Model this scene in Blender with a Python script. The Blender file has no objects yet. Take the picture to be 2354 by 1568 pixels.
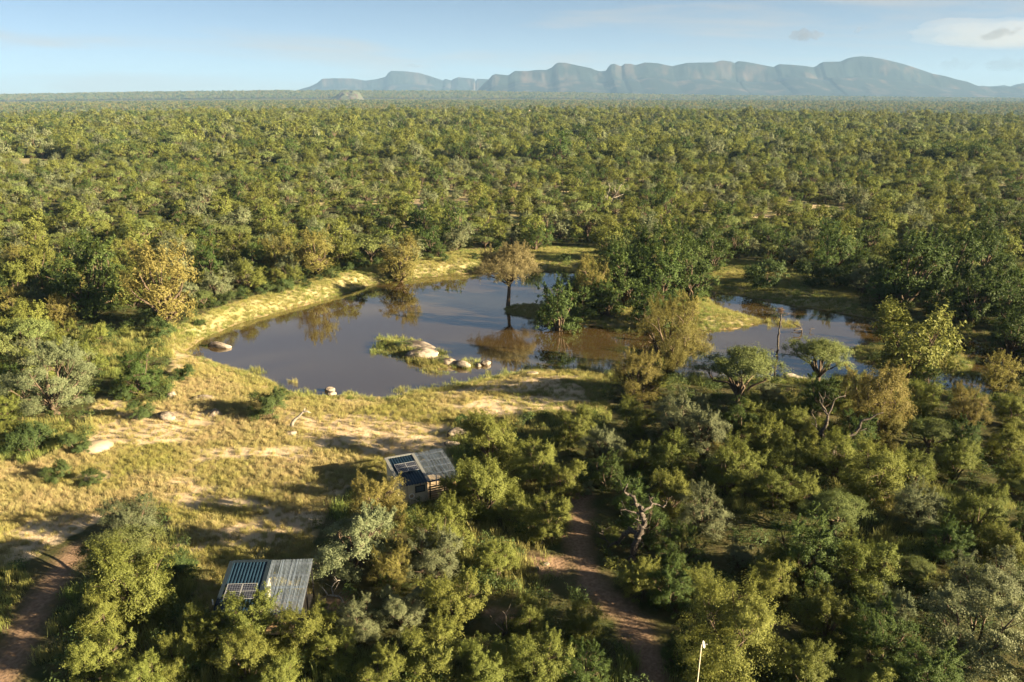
import bpy, math, random
import numpy as np
from mathutils import Vector, Matrix

# ------------------------------------------------------------------ camera, sky, sun, exposure
sc = bpy.context.scene
COL = sc.collection
CAM_H = 37.0
PITCH = math.radians(16.84)
FPX = 796.4 * 2.2979                      # focal length in units of a 2353 px wide frame
cam_data = bpy.data.cameras.new('camera')
cam_data.sensor_width = 36.0
cam_data.lens = 28.0
cam_data.clip_start = 0.5
cam_data.clip_end = 120000.0
cam = bpy.data.objects.new('camera', cam_data)
cam.location = (0, 0, CAM_H)
cam.rotation_euler = (math.radians(90) - PITCH, 0, 0)
COL.objects.link(cam)
sc.camera = cam

SUN_AZ = math.radians(110.0)              # clockwise from +Y
SUN_EL = math.radians(16.0)
SUN_DIR = Vector((math.sin(SUN_AZ) * math.cos(SUN_EL), math.cos(SUN_AZ) * math.cos(SUN_EL), math.sin(SUN_EL)))
sd = bpy.data.lights.new('sun', 'SUN')
sd.energy = 5.0
sd.angle = math.radians(0.6)
sd.color = (1.0, 0.80, 0.50)
sun = bpy.data.objects.new('sun', sd)
sun.rotation_euler = SUN_DIR.to_track_quat('Z', 'Y').to_euler()
sun.location = (80, -40, 120)
COL.objects.link(sun)

SKY_STRENGTH = 0.05
sc.view_settings.view_transform = 'Standard'
sc.view_settings.look = 'None'
sc.view_settings.exposure = 2.65
sc.view_settings.gamma = 1.0
sc.view_settings.use_curve_mapping = False
sc.render.engine = 'CYCLES'
sc.cycles.max_bounces = 6
sc.cycles.diffuse_bounces = 2
sc.cycles.glossy_bounces = 2
sc.cycles.transmission_bounces = 3
sc.cycles.transparent_max_bounces = 12
sc.cycles.volume_bounces = 0
sc.cycles.caustics_reflective = False
sc.cycles.caustics_refractive = False
sc.cycles.use_denoising = True


def nodes_of(m):
    m.use_nodes = True
    return m.node_tree.nodes, m.node_tree.links


world = bpy.data.worlds.new('World')
sc.world = world
world.use_nodes = True
wn, wl = world.node_tree.nodes, world.node_tree.links
wn.clear()
sky = wn.new('ShaderNodeTexSky')
sky.sky_type = 'NISHITA'
sky.sun_disc = False
sky.sun_elevation = SUN_EL
sky.sun_rotation = SUN_AZ
sky.altitude = 500
sky.air_density = 0.22
sky.dust_density = 0.4
sky.ozone_density = 0.4
bg = wn.new('ShaderNodeBackground')
bg.inputs['Strength'].default_value = SKY_STRENGTH
wo = wn.new('ShaderNodeOutputWorld')
# thin cirrus veils: noise in azimuth / elevation, drawn out sideways
tc = wn.new('ShaderNodeTexCoord')
sx = wn.new('ShaderNodeSeparateXYZ')
wl.new(tc.outputs['Generated'], sx.inputs[0])
az = wn.new('ShaderNodeMath'); az.operation = 'ARCTAN2'
wl.new(sx.outputs['X'], az.inputs[0]); wl.new(sx.outputs['Y'], az.inputs[1])
cb = wn.new('ShaderNodeCombineXYZ')
m1 = wn.new('ShaderNodeMath'); m1.operation = 'MULTIPLY'; m1.inputs[1].default_value = 3.2
m2 = wn.new('ShaderNodeMath'); m2.operation = 'MULTIPLY_ADD'; m2.inputs[1].default_value = 34.0
wl.new(az.outputs[0], m1.inputs[0]); wl.new(sx.outputs['Z'], m2.inputs[0])
wl.new(az.outputs[0], m2.inputs[2])
wl.new(m1.outputs[0], cb.inputs[0]); wl.new(m2.outputs[0], cb.inputs[1])
nz = wn.new('ShaderNodeTexNoise'); nz.inputs['Scale'].default_value = 1.0
nz.inputs['Detail'].default_value = 6.0; nz.inputs['Roughness'].default_value = 0.55
nz.inputs['Distortion'].default_value = 0.35
cb.inputs[2].default_value = 4.3
wl.new(cb.outputs[0], nz.inputs['Vector'])
rp = wn.new('ShaderNodeMapRange'); rp.interpolation_type = 'SMOOTHSTEP'
rp.inputs[1].default_value = 0.46; rp.inputs[2].default_value = 0.72; rp.inputs[4].default_value = 0.6
wl.new(nz.outputs['Fac'], rp.inputs[0])
mx = wn.new('ShaderNodeMix'); mx.data_type = 'RGBA'
mx.inputs['B'].default_value = (2.2, 2.0, 1.75, 1)
wl.new(rp.outputs[0], mx.inputs['Factor'])
# pale dust veil thickening all round towards the horizon
vz = wn.new('ShaderNodeMath'); vz.operation = 'MULTIPLY'; vz.inputs[1].default_value = -12.0
wl.new(sx.outputs['Z'], vz.inputs[0])
ve = wn.new('ShaderNodeMath'); ve.operation = 'EXPONENT'; wl.new(vz.outputs[0], ve.inputs[0])
vm = wn.new('ShaderNodeMath'); vm.operation = 'MULTIPLY'; vm.inputs[1].default_value = 0.70; vm.use_clamp = True
wl.new(ve.outputs[0], vm.inputs[0])
veil = wn.new('ShaderNodeMix'); veil.data_type = 'RGBA'; veil.inputs['B'].default_value = (3.7, 3.0, 2.35, 1)
wl.new(vm.outputs[0], veil.inputs['Factor']); wl.new(sky.outputs[0], veil.inputs['A'])
tint = wn.new('ShaderNodeMix'); tint.data_type = 'RGBA'; tint.blend_type = 'MULTIPLY'; tint.inputs['Factor'].default_value = 1.0
tint.inputs['B'].default_value = (0.63, 0.735, 0.665, 1)
wl.new(veil.outputs['Result'], tint.inputs['A']); wl.new(tint.outputs['Result'], mx.inputs['A'])
wl.new(mx.outputs['Result'], bg.inputs['Color'])
wl.new(bg.outputs[0], wo.inputs['Surface'])

# ------------------------------------------------------------------ helpers
RNG = np.random.default_rng(7)
CP, SP = math.cos(PITCH), math.sin(PITCH)


def ray(px, py):
    x = (px - 1176.5) / FPX
    y = -(py - 784.0) / FPX
    return np.array([x, CP + y * SP, -SP + y * CP])


def P(px, py, z=0.0):
    d = ray(px, py)
    t = (z - CAM_H) / d[2]
    return np.array([d[0] * t, d[1] * t, z])


def PY(px, py, Y):
    d = ray(px, py)
    return d * (Y / d[1]) + np.array([0, 0, CAM_H])


def proj(x, y, z):
    z = z - CAM_H
    f = np.maximum(y * CP - z * SP, 1e-3)
    u = y * SP + z * CP
    return 1176.5 + FPX * x / f, 784.0 - FPX * u / f


def in_poly(px, py, poly):
    poly = np.asarray(poly, float)
    inside = np.zeros(np.shape(px), bool)
    n = len(poly)
    for i in range(n):
        x1, y1 = poly[i]; x2, y2 = poly[(i + 1) % n]
        if y1 == y2:
            continue
        c = ((y1 > py) != (y2 > py)) & (px < (x2 - x1) * (py - y1) / (y2 - y1) + x1)
        inside ^= c
    return inside


def seg_dist(px, py, pts, closed=True):
    pts = np.asarray(pts, float)
    d = np.full(np.shape(px), 1e18)
    n = len(pts)
    for i in range(n if closed else n - 1):
        a = pts[i]; b = pts[(i + 1) % n]
        ab = b - a
        L = max(ab @ ab, 1e-9)
        t = np.clip(((px - a[0]) * ab[0] + (py - a[1]) * ab[1]) / L, 0, 1)
        d = np.minimum(d, (px - a[0] - t * ab[0]) ** 2 + (py - a[1] - t * ab[1]) ** 2)
    return np.sqrt(d)


def sstep(a, b, x):
    t = np.clip((x - a) / (b - a), 0, 1)
    return t * t * (3 - 2 * t)


_tab = RNG.random((256, 256))


def vnoise(x, y):
    xi = np.floor(x).astype(int); yi = np.floor(y).astype(int)
    fx = x - xi; fy = y - yi
    fx = fx * fx * (3 - 2 * fx); fy = fy * fy * (3 - 2 * fy)
    a = _tab[xi & 255, yi & 255]; b = _tab[(xi + 1) & 255, yi & 255]
    c = _tab[xi & 255, (yi + 1) & 255]; d = _tab[(xi + 1) & 255, (yi + 1) & 255]
    return (a * (1 - fx) + b * fx) * (1 - fy) + (c * (1 - fx) + d * fx) * fy


def fbm(x, y, o=4):
    s = 0; a = 0.5
    for k in range(o):
        s = s + a * vnoise(x + 17.3 * k, y + 9.1 * k)
        x = x * 2.03; y = y * 2.03; a *= 0.5
    return s / (1 - 0.5 ** o)


def mesh_np(name, v, faces, mats=(), mat_idx=None, smooth=False, tint=None):
    """faces: an (n,k) int array or a list of index tuples."""
    me = bpy.data.meshes.new(name)
    v = np.asarray(v, np.float32)
    if isinstance(faces, np.ndarray) and faces.ndim == 2:
        n, k = faces.shape
        me.vertices.add(len(v)); me.vertices.foreach_set('co', v.ravel())
        me.loops.add(n * k); me.loops.foreach_set('vertex_index', faces.astype(np.int32).ravel())
        me.polygons.add(n)
        me.polygons.foreach_set('loop_start', np.arange(0, n * k, k, dtype=np.int32))
        me.polygons.foreach_set('loop_total', np.full(n, k, np.int32))
    else:
        me.from_pydata([tuple(p) for p in v], [], [tuple(int(i) for i in f) for f in faces])
    for m in mats:
        me.materials.append(m)
    if mat_idx is not None:
        me.polygons.foreach_set('material_index', np.asarray(mat_idx, np.int32))
    if smooth:
        me.polygons.foreach_set('use_smooth', np.ones(len(me.polygons), bool))
    if tint is not None:
        at = me.attributes.new('tint', 'FLOAT', 'FACE')
        at.data.foreach_set('value', np.asarray(tint, np.float32))
    me.update(calc_edges=True)
    me.validate()
    return me


def obj(name, me, parent=None, loc=None, rot=None):
    o = bpy.data.objects.new(name, me)
    COL.objects.link(o)
    if parent is not None:
        o.parent = parent
    if loc is not None:
        o.location = loc
    if rot is not None:
        o.rotation_euler = rot
    return o


def tag(o, label=None, cat=None, group=None, kind=None):
    if label: o['label'] = label
    if cat: o['category'] = cat
    if group: o['group'] = group
    if kind: o['kind'] = kind
    return o


def empty(name, loc, rz=0.0, s=1.0):
    o = bpy.data.objects.new(name, None)
    o.empty_display_size = 0.5
    COL.objects.link(o)
    o.location = loc
    o.rotation_euler = (0, 0, rz)
    o.scale = (s, s, s) if np.isscalar(s) else s
    return o


class MB:
    """collects shapes into one mesh"""
    def __init__(self):
        self.v = []; self.f = []; self.n = 0

    def add(self, v, f):
        self.v.append(np.asarray(v, float)); self.f += [tuple(i + self.n for i in q) for q in f]
        self.n += len(v)

    def box(self, x0, x1, y0, y1, z0, z1, fn=None):
        v = [(x, y, z) for z in (z0, z1) for y in (y0, y1) for x in (x0, x1)]
        if fn:
            v = [fn(*p) for p in v]
        self.add(v, [(0, 2, 3, 1), (4, 5, 7, 6), (0, 1, 5, 4), (2, 6, 7, 3), (0, 4, 6, 2), (1, 3, 7, 5)])

    def tube(self, pts, rad, sides=6, cap=True):
        pts = np.asarray(pts, float); n = len(pts)
        rad = np.broadcast_to(rad, n)
        V = []
        up = np.array([0.13, 0.31, 0.94])
        for i in range(n):
            t = pts[min(i + 1, n - 1)] - pts[max(i - 1, 0)]
            t = t / (np.linalg.norm(t) + 1e-9)
            a = np.cross(t, up)
            if np.linalg.norm(a) < 0.15:
                a = np.cross(t, [1, 0.2, 0])
            a /= np.linalg.norm(a); b = np.cross(t, a)
            for k in range(sides):
                w = 2 * math.pi * k / sides
                V.append(pts[i] + rad[i] * (math.cos(w) * a + math.sin(w) * b))
        F = []
        for i in range(n - 1):
            for k in range(sides):
                k2 = (k + 1) % sides
                F.append((i * sides + k, i * sides + k2, (i + 1) * sides + k2, (i + 1) * sides + k))
        if cap:
            F.append(tuple(range(sides))[::-1]); F.append(tuple((n - 1) * sides + k for k in range(sides)))
        self.add(V, F)

    def mesh(self, name, mat, smooth=False):
        return mesh_np(name, np.concatenate(self.v), self.f, (mat,), smooth=smooth)

    def build(self, name, mat, parent=None, smooth=False, loc=None, rot=None):
        return obj(name, self.mesh(name, mat, smooth), parent, loc, rot)


# ------------------------------------------------------------------ materials
def simple(name, col, rough=0.7, spec=0.3, metal=0.0, var=0.12, scale=6.0, bump=0.0, col2=None):
    m = bpy.data.materials.new(name)
    n, l = nodes_of(m)
    b = n['Principled BSDF']
    b.inputs['Roughness'].default_value = rough
    b.inputs['Metallic'].default_value = metal
    b.inputs['Specular IOR Level'].default_value = spec
    t = n.new('ShaderNodeTexCoord')
    z = n.new('ShaderNodeTexNoise'); z.inputs['Scale'].default_value = scale; z.inputs['Detail'].default_value = 6
    l.new(t.outputs['Object'], z.inputs['Vector'])
    r = n.new('ShaderNodeMix'); r.data_type = 'RGBA'
    c = np.array(col)
    r.inputs['A'].default_value = (*(c * (1 - var)), 1)
    r.inputs['B'].default_value = (*(np.array(col2) if col2 is not None else c * (1 + var)), 1)
    mr = n.new('ShaderNodeMapRange'); mr.inputs[1].default_value = 0.35; mr.inputs[2].default_value = 0.65
    l.new(z.outputs['Fac'], mr.inputs[0]); l.new(mr.outputs[0], r.inputs['Factor'])
    l.new(r.outputs['Result'], b.inputs['Base Color'])
    if bump:
        bp = n.new('ShaderNodeBump'); bp.inputs['Strength'].default_value = bump; bp.inputs['Distance'].default_value = 0.05
        l.new(z.outputs['Fac'], bp.inputs['Height']); l.new(bp.outputs[0], b.inputs['Normal'])
    return m


def leaf_mat(name, dark, light, trans=0.33, hue=0.010, val=0.20, tip=None, patch=False):
    m = bpy.data.materials.new(name)
    n, l = nodes_of(m)
    b = n['Principled BSDF']
    out = n['Material Output']
    b.inputs['Roughness'].default_value = 0.55
    b.inputs['Specular IOR Level'].default_value = 0.12
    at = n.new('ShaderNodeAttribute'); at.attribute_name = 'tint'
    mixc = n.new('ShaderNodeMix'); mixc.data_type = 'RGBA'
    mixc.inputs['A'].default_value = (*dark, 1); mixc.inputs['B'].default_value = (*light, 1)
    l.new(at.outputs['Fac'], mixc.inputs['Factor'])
    oi = n.new('ShaderNodeObjectInfo')
    hs = n.new('ShaderNodeHueSaturation')
    h = n.new('ShaderNodeMapRange'); h.inputs[3].default_value = 0.5 - hue; h.inputs[4].default_value = 0.5 + hue
    v = n.new('ShaderNodeMapRange'); v.inputs[3].default_value = 1 - val; v.inputs[4].default_value = 1 + val
    w = n.new('ShaderNodeTexWhiteNoise'); w.noise_dimensions = '1D'
    l.new(oi.outputs['Random'], h.inputs[0]); l.new(oi.outputs['Random'], w.inputs['W'])
    l.new(w.outputs['Value'], v.inputs[0])
    col = mixc.outputs['Result']
    if patch:                                  # grass: dry and green patches by where the tuft grows
        z = n.new('ShaderNodeTexNoise'); z.inputs['Scale'].default_value = 0.11; z.inputs['Detail'].default_value = 3
        l.new(oi.outputs['Location'], z.inputs['Vector'])
        pm = n.new('ShaderNodeMix'); pm.data_type = 'RGBA'
        pr = n.new('ShaderNodeMapRange'); pr.inputs[1].default_value = 0.38; pr.inputs[2].default_value = 0.62
        l.new(z.outputs['Fac'], pr.inputs[0]); l.new(pr.outputs[0], pm.inputs['Factor'])
        pm.inputs['B'].default_value = (*patch, 1)
        l.new(col, pm.inputs['A']); col = pm.outputs['Result']
    l.new(col, hs.inputs['Color'])
    l.new(h.outputs[0], hs.inputs['Hue']); l.new(v.outputs[0], hs.inputs['Value'])
    l.new(hs.outputs[0], b.inputs['Base Color'])
    tr = n.new('ShaderNodeBsdfTranslucent'); l.new(hs.outputs[0], tr.inputs['Color'])
    ms = n.new('ShaderNodeMixShader'); ms.inputs[0].default_value = trans
    l.new(b.outputs[0], ms.inputs[1]); l.new(tr.outputs[0], ms.inputs[2])
    l.new(ms.outputs[0], out.inputs['Surface'])
    return m


LEAF = {
    'A': leaf_mat('olive_leaf', (0.086, 0.106, 0.026), (0.200, 0.220, 0.056)),
    'B': leaf_mat('feathery_leaf', (0.092, 0.124, 0.040), (0.198, 0.228, 0.080)),
    'C': leaf_mat('golden_leaf', (0.118, 0.110, 0.032), (0.250, 0.222, 0.072)),
    'D': leaf_mat('dark_leaf', (0.034, 0.060, 0.018), (0.100, 0.142, 0.040)),
    'E': leaf_mat('silvery_leaf', (0.098, 0.122, 0.062), (0.210, 0.230, 0.125)),
    'F': leaf_mat('tan_leaf', (0.150, 0.135, 0.062), (0.285, 0.240, 0.118)),
    'G': leaf_mat('shrub_leaf', (0.040, 0.068, 0.024), (0.095, 0.130, 0.045)),
}
BARK = simple('bark', (0.10, 0.075, 0.055), 0.9, 0.1, var=0.4, scale=9, bump=0.5)
DEADWOOD = simple('dead_wood', (0.075, 0.063, 0.055), 0.85, 0.15, var=0.45, scale=7, bump=0.5)
PALEWOOD = simple('bleached_wood', (0.25, 0.225, 0.195), 0.85, 0.15, var=0.3, scale=8, bump=0.4)
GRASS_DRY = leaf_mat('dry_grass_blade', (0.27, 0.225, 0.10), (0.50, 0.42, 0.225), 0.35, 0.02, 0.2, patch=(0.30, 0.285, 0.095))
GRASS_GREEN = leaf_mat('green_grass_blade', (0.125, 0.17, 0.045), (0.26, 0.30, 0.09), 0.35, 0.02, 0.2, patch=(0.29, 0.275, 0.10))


def rock_mat():
    m = bpy.data.materials.new('granite')
    n, l = nodes_of(m)
    b = n['Principled BSDF']; b.inputs['Roughness'].default_value = 0.85
    b.inputs['Specular IOR Level'].default_value = 0.2
    t = n.new('ShaderNodeTexCoord')
    z = n.new('ShaderNodeTexNoise'); z.inputs['Scale'].default_value = 1.3; z.inputs['Detail'].default_value = 8
    z2 = n.new('ShaderNodeTexNoise'); z2.inputs['Scale'].default_value = 5; z2.inputs['Detail'].default_value = 8
    l.new(t.outputs['Object'], z.inputs['Vector']); l.new(t.outputs['Object'], z2.inputs['Vector'])
    r = n.new('ShaderNodeValToRGB')
    r.color_ramp.elements[0].position = 0.40; r.color_ramp.elements[0].color = (0.10, 0.08, 0.065, 1)
    r.color_ramp.elements[1].position = 0.55; r.color_ramp.elements[1].color = (0.34, 0.29, 0.24, 1)
    l.new(z.outputs['Fac'], r.inputs[0])
    mm = n.new('ShaderNodeMix'); mm.data_type = 'RGBA'; mm.blend_type = 'MULTIPLY'; mm.inputs['Factor'].default_value = 0.5
    l.new(r.outputs[0], mm.inputs['A']); l.new(z2.outputs['Color'], mm.inputs['B'])
    mm2 = n.new('ShaderNodeMix'); mm2.data_type = 'RGBA'; mm2.inputs['Factor'].default_value = 0.55
    l.new(mm.outputs['Result'], mm2.inputs['A']); l.new(r.outputs[0], mm2.inputs['B'])
    l.new(mm2.outputs['Result'], b.inputs['Base Color'])
    bp = n.new('ShaderNodeBump'); bp.inputs['Strength'].default_value = 0.9; bp.inputs['Distance'].default_value = 0.18
    l.new(z2.outputs['Fac'], bp.inputs['Height']); l.new(bp.outputs[0], b.inputs['Normal'])
    return m


ROCK = rock_mat()

# ------------------------------------------------------------------ layout outlines (each is a place on the ground)
SHORE_PX = [(440, 805), (470, 785), (515, 762), (560, 745), (640, 722), (700, 705), (760, 690), (830, 668), (870, 655),
            (950, 643), (1000, 637), (1080, 631), (1150, 624), (1240, 626), (1318, 628), (1322, 650), (1285, 685),
            (1235, 697), (1178, 699), (1150, 709), (1153, 722), (1200, 730), (1250, 742), (1330, 748), (1400, 755),
            (1460, 758), (1560, 757), (1620, 765), (1680, 762), (1740, 750), (1765, 742), (1750, 733), (1700, 718),
            (1650, 702), (1636, 690), (1648, 677), (1690, 680), (1740, 690), (1800, 702), (1860, 711), (1920, 721),
            (1985, 733), (2060, 752), (2150, 768), (2240, 783), (2300, 798), (2340, 825), (2340, 880), (2280, 905),
            (2225, 908), (2170, 893), (2100, 882), (2010, 874), (1950, 872), (1890, 872), (1800, 868), (1720, 866),
            (1640, 866), (1560, 866), (1480, 862), (1400, 856), (1330, 852), (1251, 848), (1205, 850), (1161, 857),
            (1100, 872), (1040, 884), (985, 893), (940, 899), (915, 908), (890, 914), (800, 908), (745, 907),
            (690, 905), (640, 880), (600, 865), (560, 850), (500, 830)]
SHORE = np.array([P(*q)[:2] for q in SHORE_PX])
ISLE_PX = [(853, 791), (872, 779), (905, 781), (960, 791), (1000, 812), (1040, 826), (1078, 836), (1055, 848), (1010, 852), (960, 846), (915, 822), (880, 807)]
ISLE = np.array([P(*q)[:2] for q in ISLE_PX])
ISLE2_PX = [(1938, 797), (2020, 792), (2180, 805), (2235, 830), (2250, 850), (2190, 858), (2100, 859), (2020, 852), (1955, 828)]
ISLE2 = np.array([P(*q)[:2] for q in ISLE2_PX])
CLEAR_PX = [(-60, 1050), (60, 1070), (215, 1000), (205, 950), (235, 915), (290, 930), (385, 925), (400, 880), (395, 800), (445, 800), (600, 855),
            (700, 895), (900, 900), (1160, 840), (1395, 845), (1400, 945), (1250, 960), (1050, 975), (1030, 1040), (1055, 1080),
            (960, 1140), (900, 1110), (790, 1115), (760, 1165), (720, 1210), (715, 1290), (735, 1385), (690, 1420), (480, 1420),
            (440, 1290), (410, 1240), (385, 1180), (300, 1155), (150, 1235), (60, 1290), (-60, 1330)]
BANK_PX = [(385, 810), (395, 760), (480, 715), (560, 688), (640, 668), (700, 648), (760, 628), (850, 612), (930, 610), (985, 590), (1060, 575), (1400, 565), (1405, 655),
           (1000, 645), (760, 695), (520, 768), (440, 805)]
SPIT_PX = [(1150, 715), (1180, 697), (1240, 690), (1300, 665), (1420, 660), (1640, 690), (1770, 740), (1680, 764), (1460, 760), (1250, 744)]
MEADOW_PX = [(1625, 600), (1700, 597), (1830, 610), (1960, 655), (1990, 740), (1850, 715), (1640, 685)]
GAP_PX = [[(1803, 470), (1860, 468), (1945, 478), (1940, 492), (1800, 486)], [(1722, 492), (1770, 494), (1768, 506), (1725, 504)],
          [(1055, 458), (1090, 455), (1092, 470), (1050, 472)], [(945, 458), (980, 455), (978, 520), (950, 520)], [(1790, 440), (1830, 452), (1825, 464), (1790, 458)]]
PATH = np.array([P(*q, 0.6)[:2] for q in [(1335, 1150), (1333, 1185), (1326, 1240), (1338, 1310), (1368, 1370), (1415, 1400), (1445, 1430), (1470, 1480), (1492, 1530), (1505, 1580), (1515, 1640)]])
TRACK = np.array([P(*q, 0.6)[:2] for q in [(175, 1265), (130, 1330), (85, 1400), (45, 1480), (10, 1550), (-40, 1650)]])
EARTH_PX = [[(1190, 1250), (1260, 1225), (1330, 1240), (1335, 1330), (1230, 1325)], [(1120, 1395), (1220, 1390), (1240, 1425), (1140, 1435)],
            [(700, 1300), (790, 1290), (800, 1400), (730, 1410)]]
SHORE_SAND = [(760, 915), (900, 925), (1060, 890), (1330, 880), (1360, 925), (1080, 985), (930, 1010), (800, 1010), (730, 960)]
HUTS = [(-8.67, 69.57, 0.41, 5.84, 5.27), (-17.86, 49.84, 0.05, 6.10, 4.88)]

RIDGE3 = ([-9000, -5400, -3900, -2300, -500, 100, 1700, 5200, 9000], [40, 62, 80, 97, 90, 81, 53, 29, 24])


def water_sd(x, y):
    """distance to the water's edge: positive on land"""
    d = seg_dist(x, y, SHORE)
    ins = in_poly(x, y, SHORE)
    for isl in (ISLE, ISLE2):
        di = seg_dist(x, y, isl)
        ii = in_poly(x, y, isl)
        d = np.where(ii, di, np.where(ins, np.minimum(d, di), d))
        ins = ins & ~ii
    return np.where(ins, -d, d) - 0.9


def ground(x, y):
    x = np.asarray(x, float); y = np.asarray(y, float)
    near = (y < 330) & (np.abs(x) < 210) & (y > 20)
    sdist = np.full(np.broadcast(x, y).shape, 60.0)
    xb, yb = np.broadcast_arrays(x, y)
    if near.any():
        xn, yn = xb[near], yb[near]
        wob = (fbm(xn * 0.35, yn * 0.35, 3) - 0.5) * 2.0
        sdist[near] = water_sd(xn, yn) + wob
    land = 0.85 * sstep(0, 6, sdist) + 0.12 * sstep(0, 1, sdist)
    n = (fbm(xb * 0.06 + 3, yb * 0.06, 4) - 0.5) * 1.1 + (fbm(xb * 0.4, yb * 0.4, 3) - 0.5) * 0.22
    h = land + n * sstep(0.5, 7, sdist)
    h = np.where(sdist < 0, np.maximum(-1.4, sdist * 0.28), h)
    # the raised grassy bank on the far side
    dam = sstep(0.3, 4, sdist) * (1 - sstep(8, 16, sdist)) * sstep(-6, -14, xb - (yb - 140) * 0.05) * sstep(112, 124, yb)
    h = h + 1.0 * np.where(sdist > 0, dam, 0)
    h = np.where((sdist > 0) & (sdist < 40), np.maximum(h, 0.06), h)
    # far country: a rise, a hollow, then two long swells
    r = np.sqrt(xb * xb + yb * yb)
    ang = xb / np.maximum(yb, 50)
    d1 = (11 - 26 * np.minimum(ang * ang, 1.0)) * sstep(500, 1400, yb)
    hol = -38 * sstep(1450, 1950, yb) * (1 - sstep(2150, 3300, yb))
    d2 = (26 - 34 * np.minimum(ang * ang, 1.0)) * sstep(2300, 5400, yb) - (11 - 26 * np.minimum(ang * ang, 1.0)) * sstep(1700, 2600, yb)
    ridge = np.interp(xb * 8000 / np.maximum(yb, 100), *RIDGE3)
    d3 = (ridge - d2) * sstep(6300, 7900, yb) - 30 * sstep(5450, 6000, yb) * (1 - sstep(6200, 7000, yb))
    d4 = -(ridge + 5) * sstep(8300, 10500, yb)
    und = (fbm(xb * 0.004, yb * 0.004, 3) - 0.5) * 9 * sstep(250, 700, yb)
    return h + d1 + hol + d2 + d3 + d4 + und


def g1(x, y):
    return float(ground(np.array([x]), np.array([y]))[0])


def G(px, py):
    """the place on the ground seen at (px, py)"""
    z = 0.8
    for _ in range(4):
        q = P(px, py, z); z = g1(q[0], q[1])
    return np.array([q[0], q[1], z])


# ------------------------------------------------------------------ terrain
def grow(a, b, step, far, ratio):
    xs = list(np.arange(a, b + 1e-6, step))
    s = step; x = xs[-1]
    while x < far:
        s *= ratio; x += s; xs.append(x)
    return xs


xr = grow(0, 95, 0.8, 13500, 1.09)
gx = np.array([-q for q in xr[:0:-1]] + xr)
gy = np.array(sorted([24 - 2.0 * 1.35 ** k for k in range(0, 16)] + [26 + 0.8 * k for k in range(0, 250)]))
tail = grow(gy[-1], gy[-1] + 1, 0.8, 15800, 1.045)[2:]
gy = np.concatenate([gy, tail])
X, Y = np.meshgrid(gx, gy)
Z = ground(X, Y)
nx, ny = len(gx), len(gy)
ii = np.arange(nx * ny).reshape(ny, nx)
quads = np.stack([ii[:-1, :-1], ii[:-1, 1:], ii[1:, 1:], ii[1:, :-1]], -1).reshape(-1, 4)
dx, dy = proj(X, Y, Z)
near = (Y < 320) & (Y > 24)
wsd = np.where(near & (np.abs(X) < 210), water_sd(X, Y), 60)


def any_poly(dx, dy, polys):
    r = np.zeros(dx.shape, bool)
    for p in polys:
        r |= in_poly(dx, dy, p)
    return r


def hut_clear(x, y, m):
    r = np.zeros(np.shape(x), bool)
    for hx, hy, a, W, D in HUTS:
        u = (x - hx) * math.cos(a) + (y - hy) * math.sin(a)
        v = -(x - hx) * math.sin(a) + (y - hy) * math.cos(a)
        r |= (np.abs(u) < W / 2 + m) & (np.abs(v) < D / 2 + m)
    return r


path_d = np.minimum(seg_dist(X, Y, PATH, False) - 0.9, seg_dist(X, Y, TRACK, False) - 0.9)
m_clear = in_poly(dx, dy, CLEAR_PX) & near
m_gap = any_poly(dx, dy, GAP_PX)
m_earth = any_poly(dx, dy, EARTH_PX) & near
m_bank = any_poly(dx, dy, [BANK_PX, SPIT_PX, MEADOW_PX]) & near
sandn = fbm(X * 0.10 + 40, Y * 0.22, 4) + (fbm(X * 0.8, Y * 0.8, 3) - 0.5) * 0.22 + 0.09 * in_poly(dx, dy, SHORE_SAND)
lush = in_poly(dx, dy, [(1150, 920), (1400, 850), (1400, 960), (1180, 960)])
sand = np.where(m_clear, sstep(0.47, 0.74, sandn + 0.06 * sstep(2, 10, wsd) - 0.10 * (wsd < 0.6) - 0.06 * lush), 0) + m_gap * 0.8
mud = (1 - sstep(0.1, 0.8, np.abs(wsd - 0.15) + (fbm(X * 1.3, Y * 1.3, 3) - 0.5) * 0.8)) * near
earth = np.clip(np.maximum(0.8 * mud, np.maximum(1 - sstep(-0.5, 0.7, path_d + (fbm(X, Y, 3) - 0.5) * 0.9), m_earth * sstep(0.46, 0.60, fbm(X * 0.3, Y * 0.3, 3)))), 0, 1)
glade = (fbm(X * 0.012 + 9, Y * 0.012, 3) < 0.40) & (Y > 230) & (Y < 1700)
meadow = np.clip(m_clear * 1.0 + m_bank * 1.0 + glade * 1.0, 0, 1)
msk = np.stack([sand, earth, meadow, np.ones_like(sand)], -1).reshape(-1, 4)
tme = mesh_np('ground', np.stack([X, Y, Z], -1).reshape(-1, 3), quads, smooth=True)
ca = tme.color_attributes.new('cover', 'FLOAT_COLOR', 'POINT')
ca.data.foreach_set('color', msk.astype(np.float32).ravel())


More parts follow.
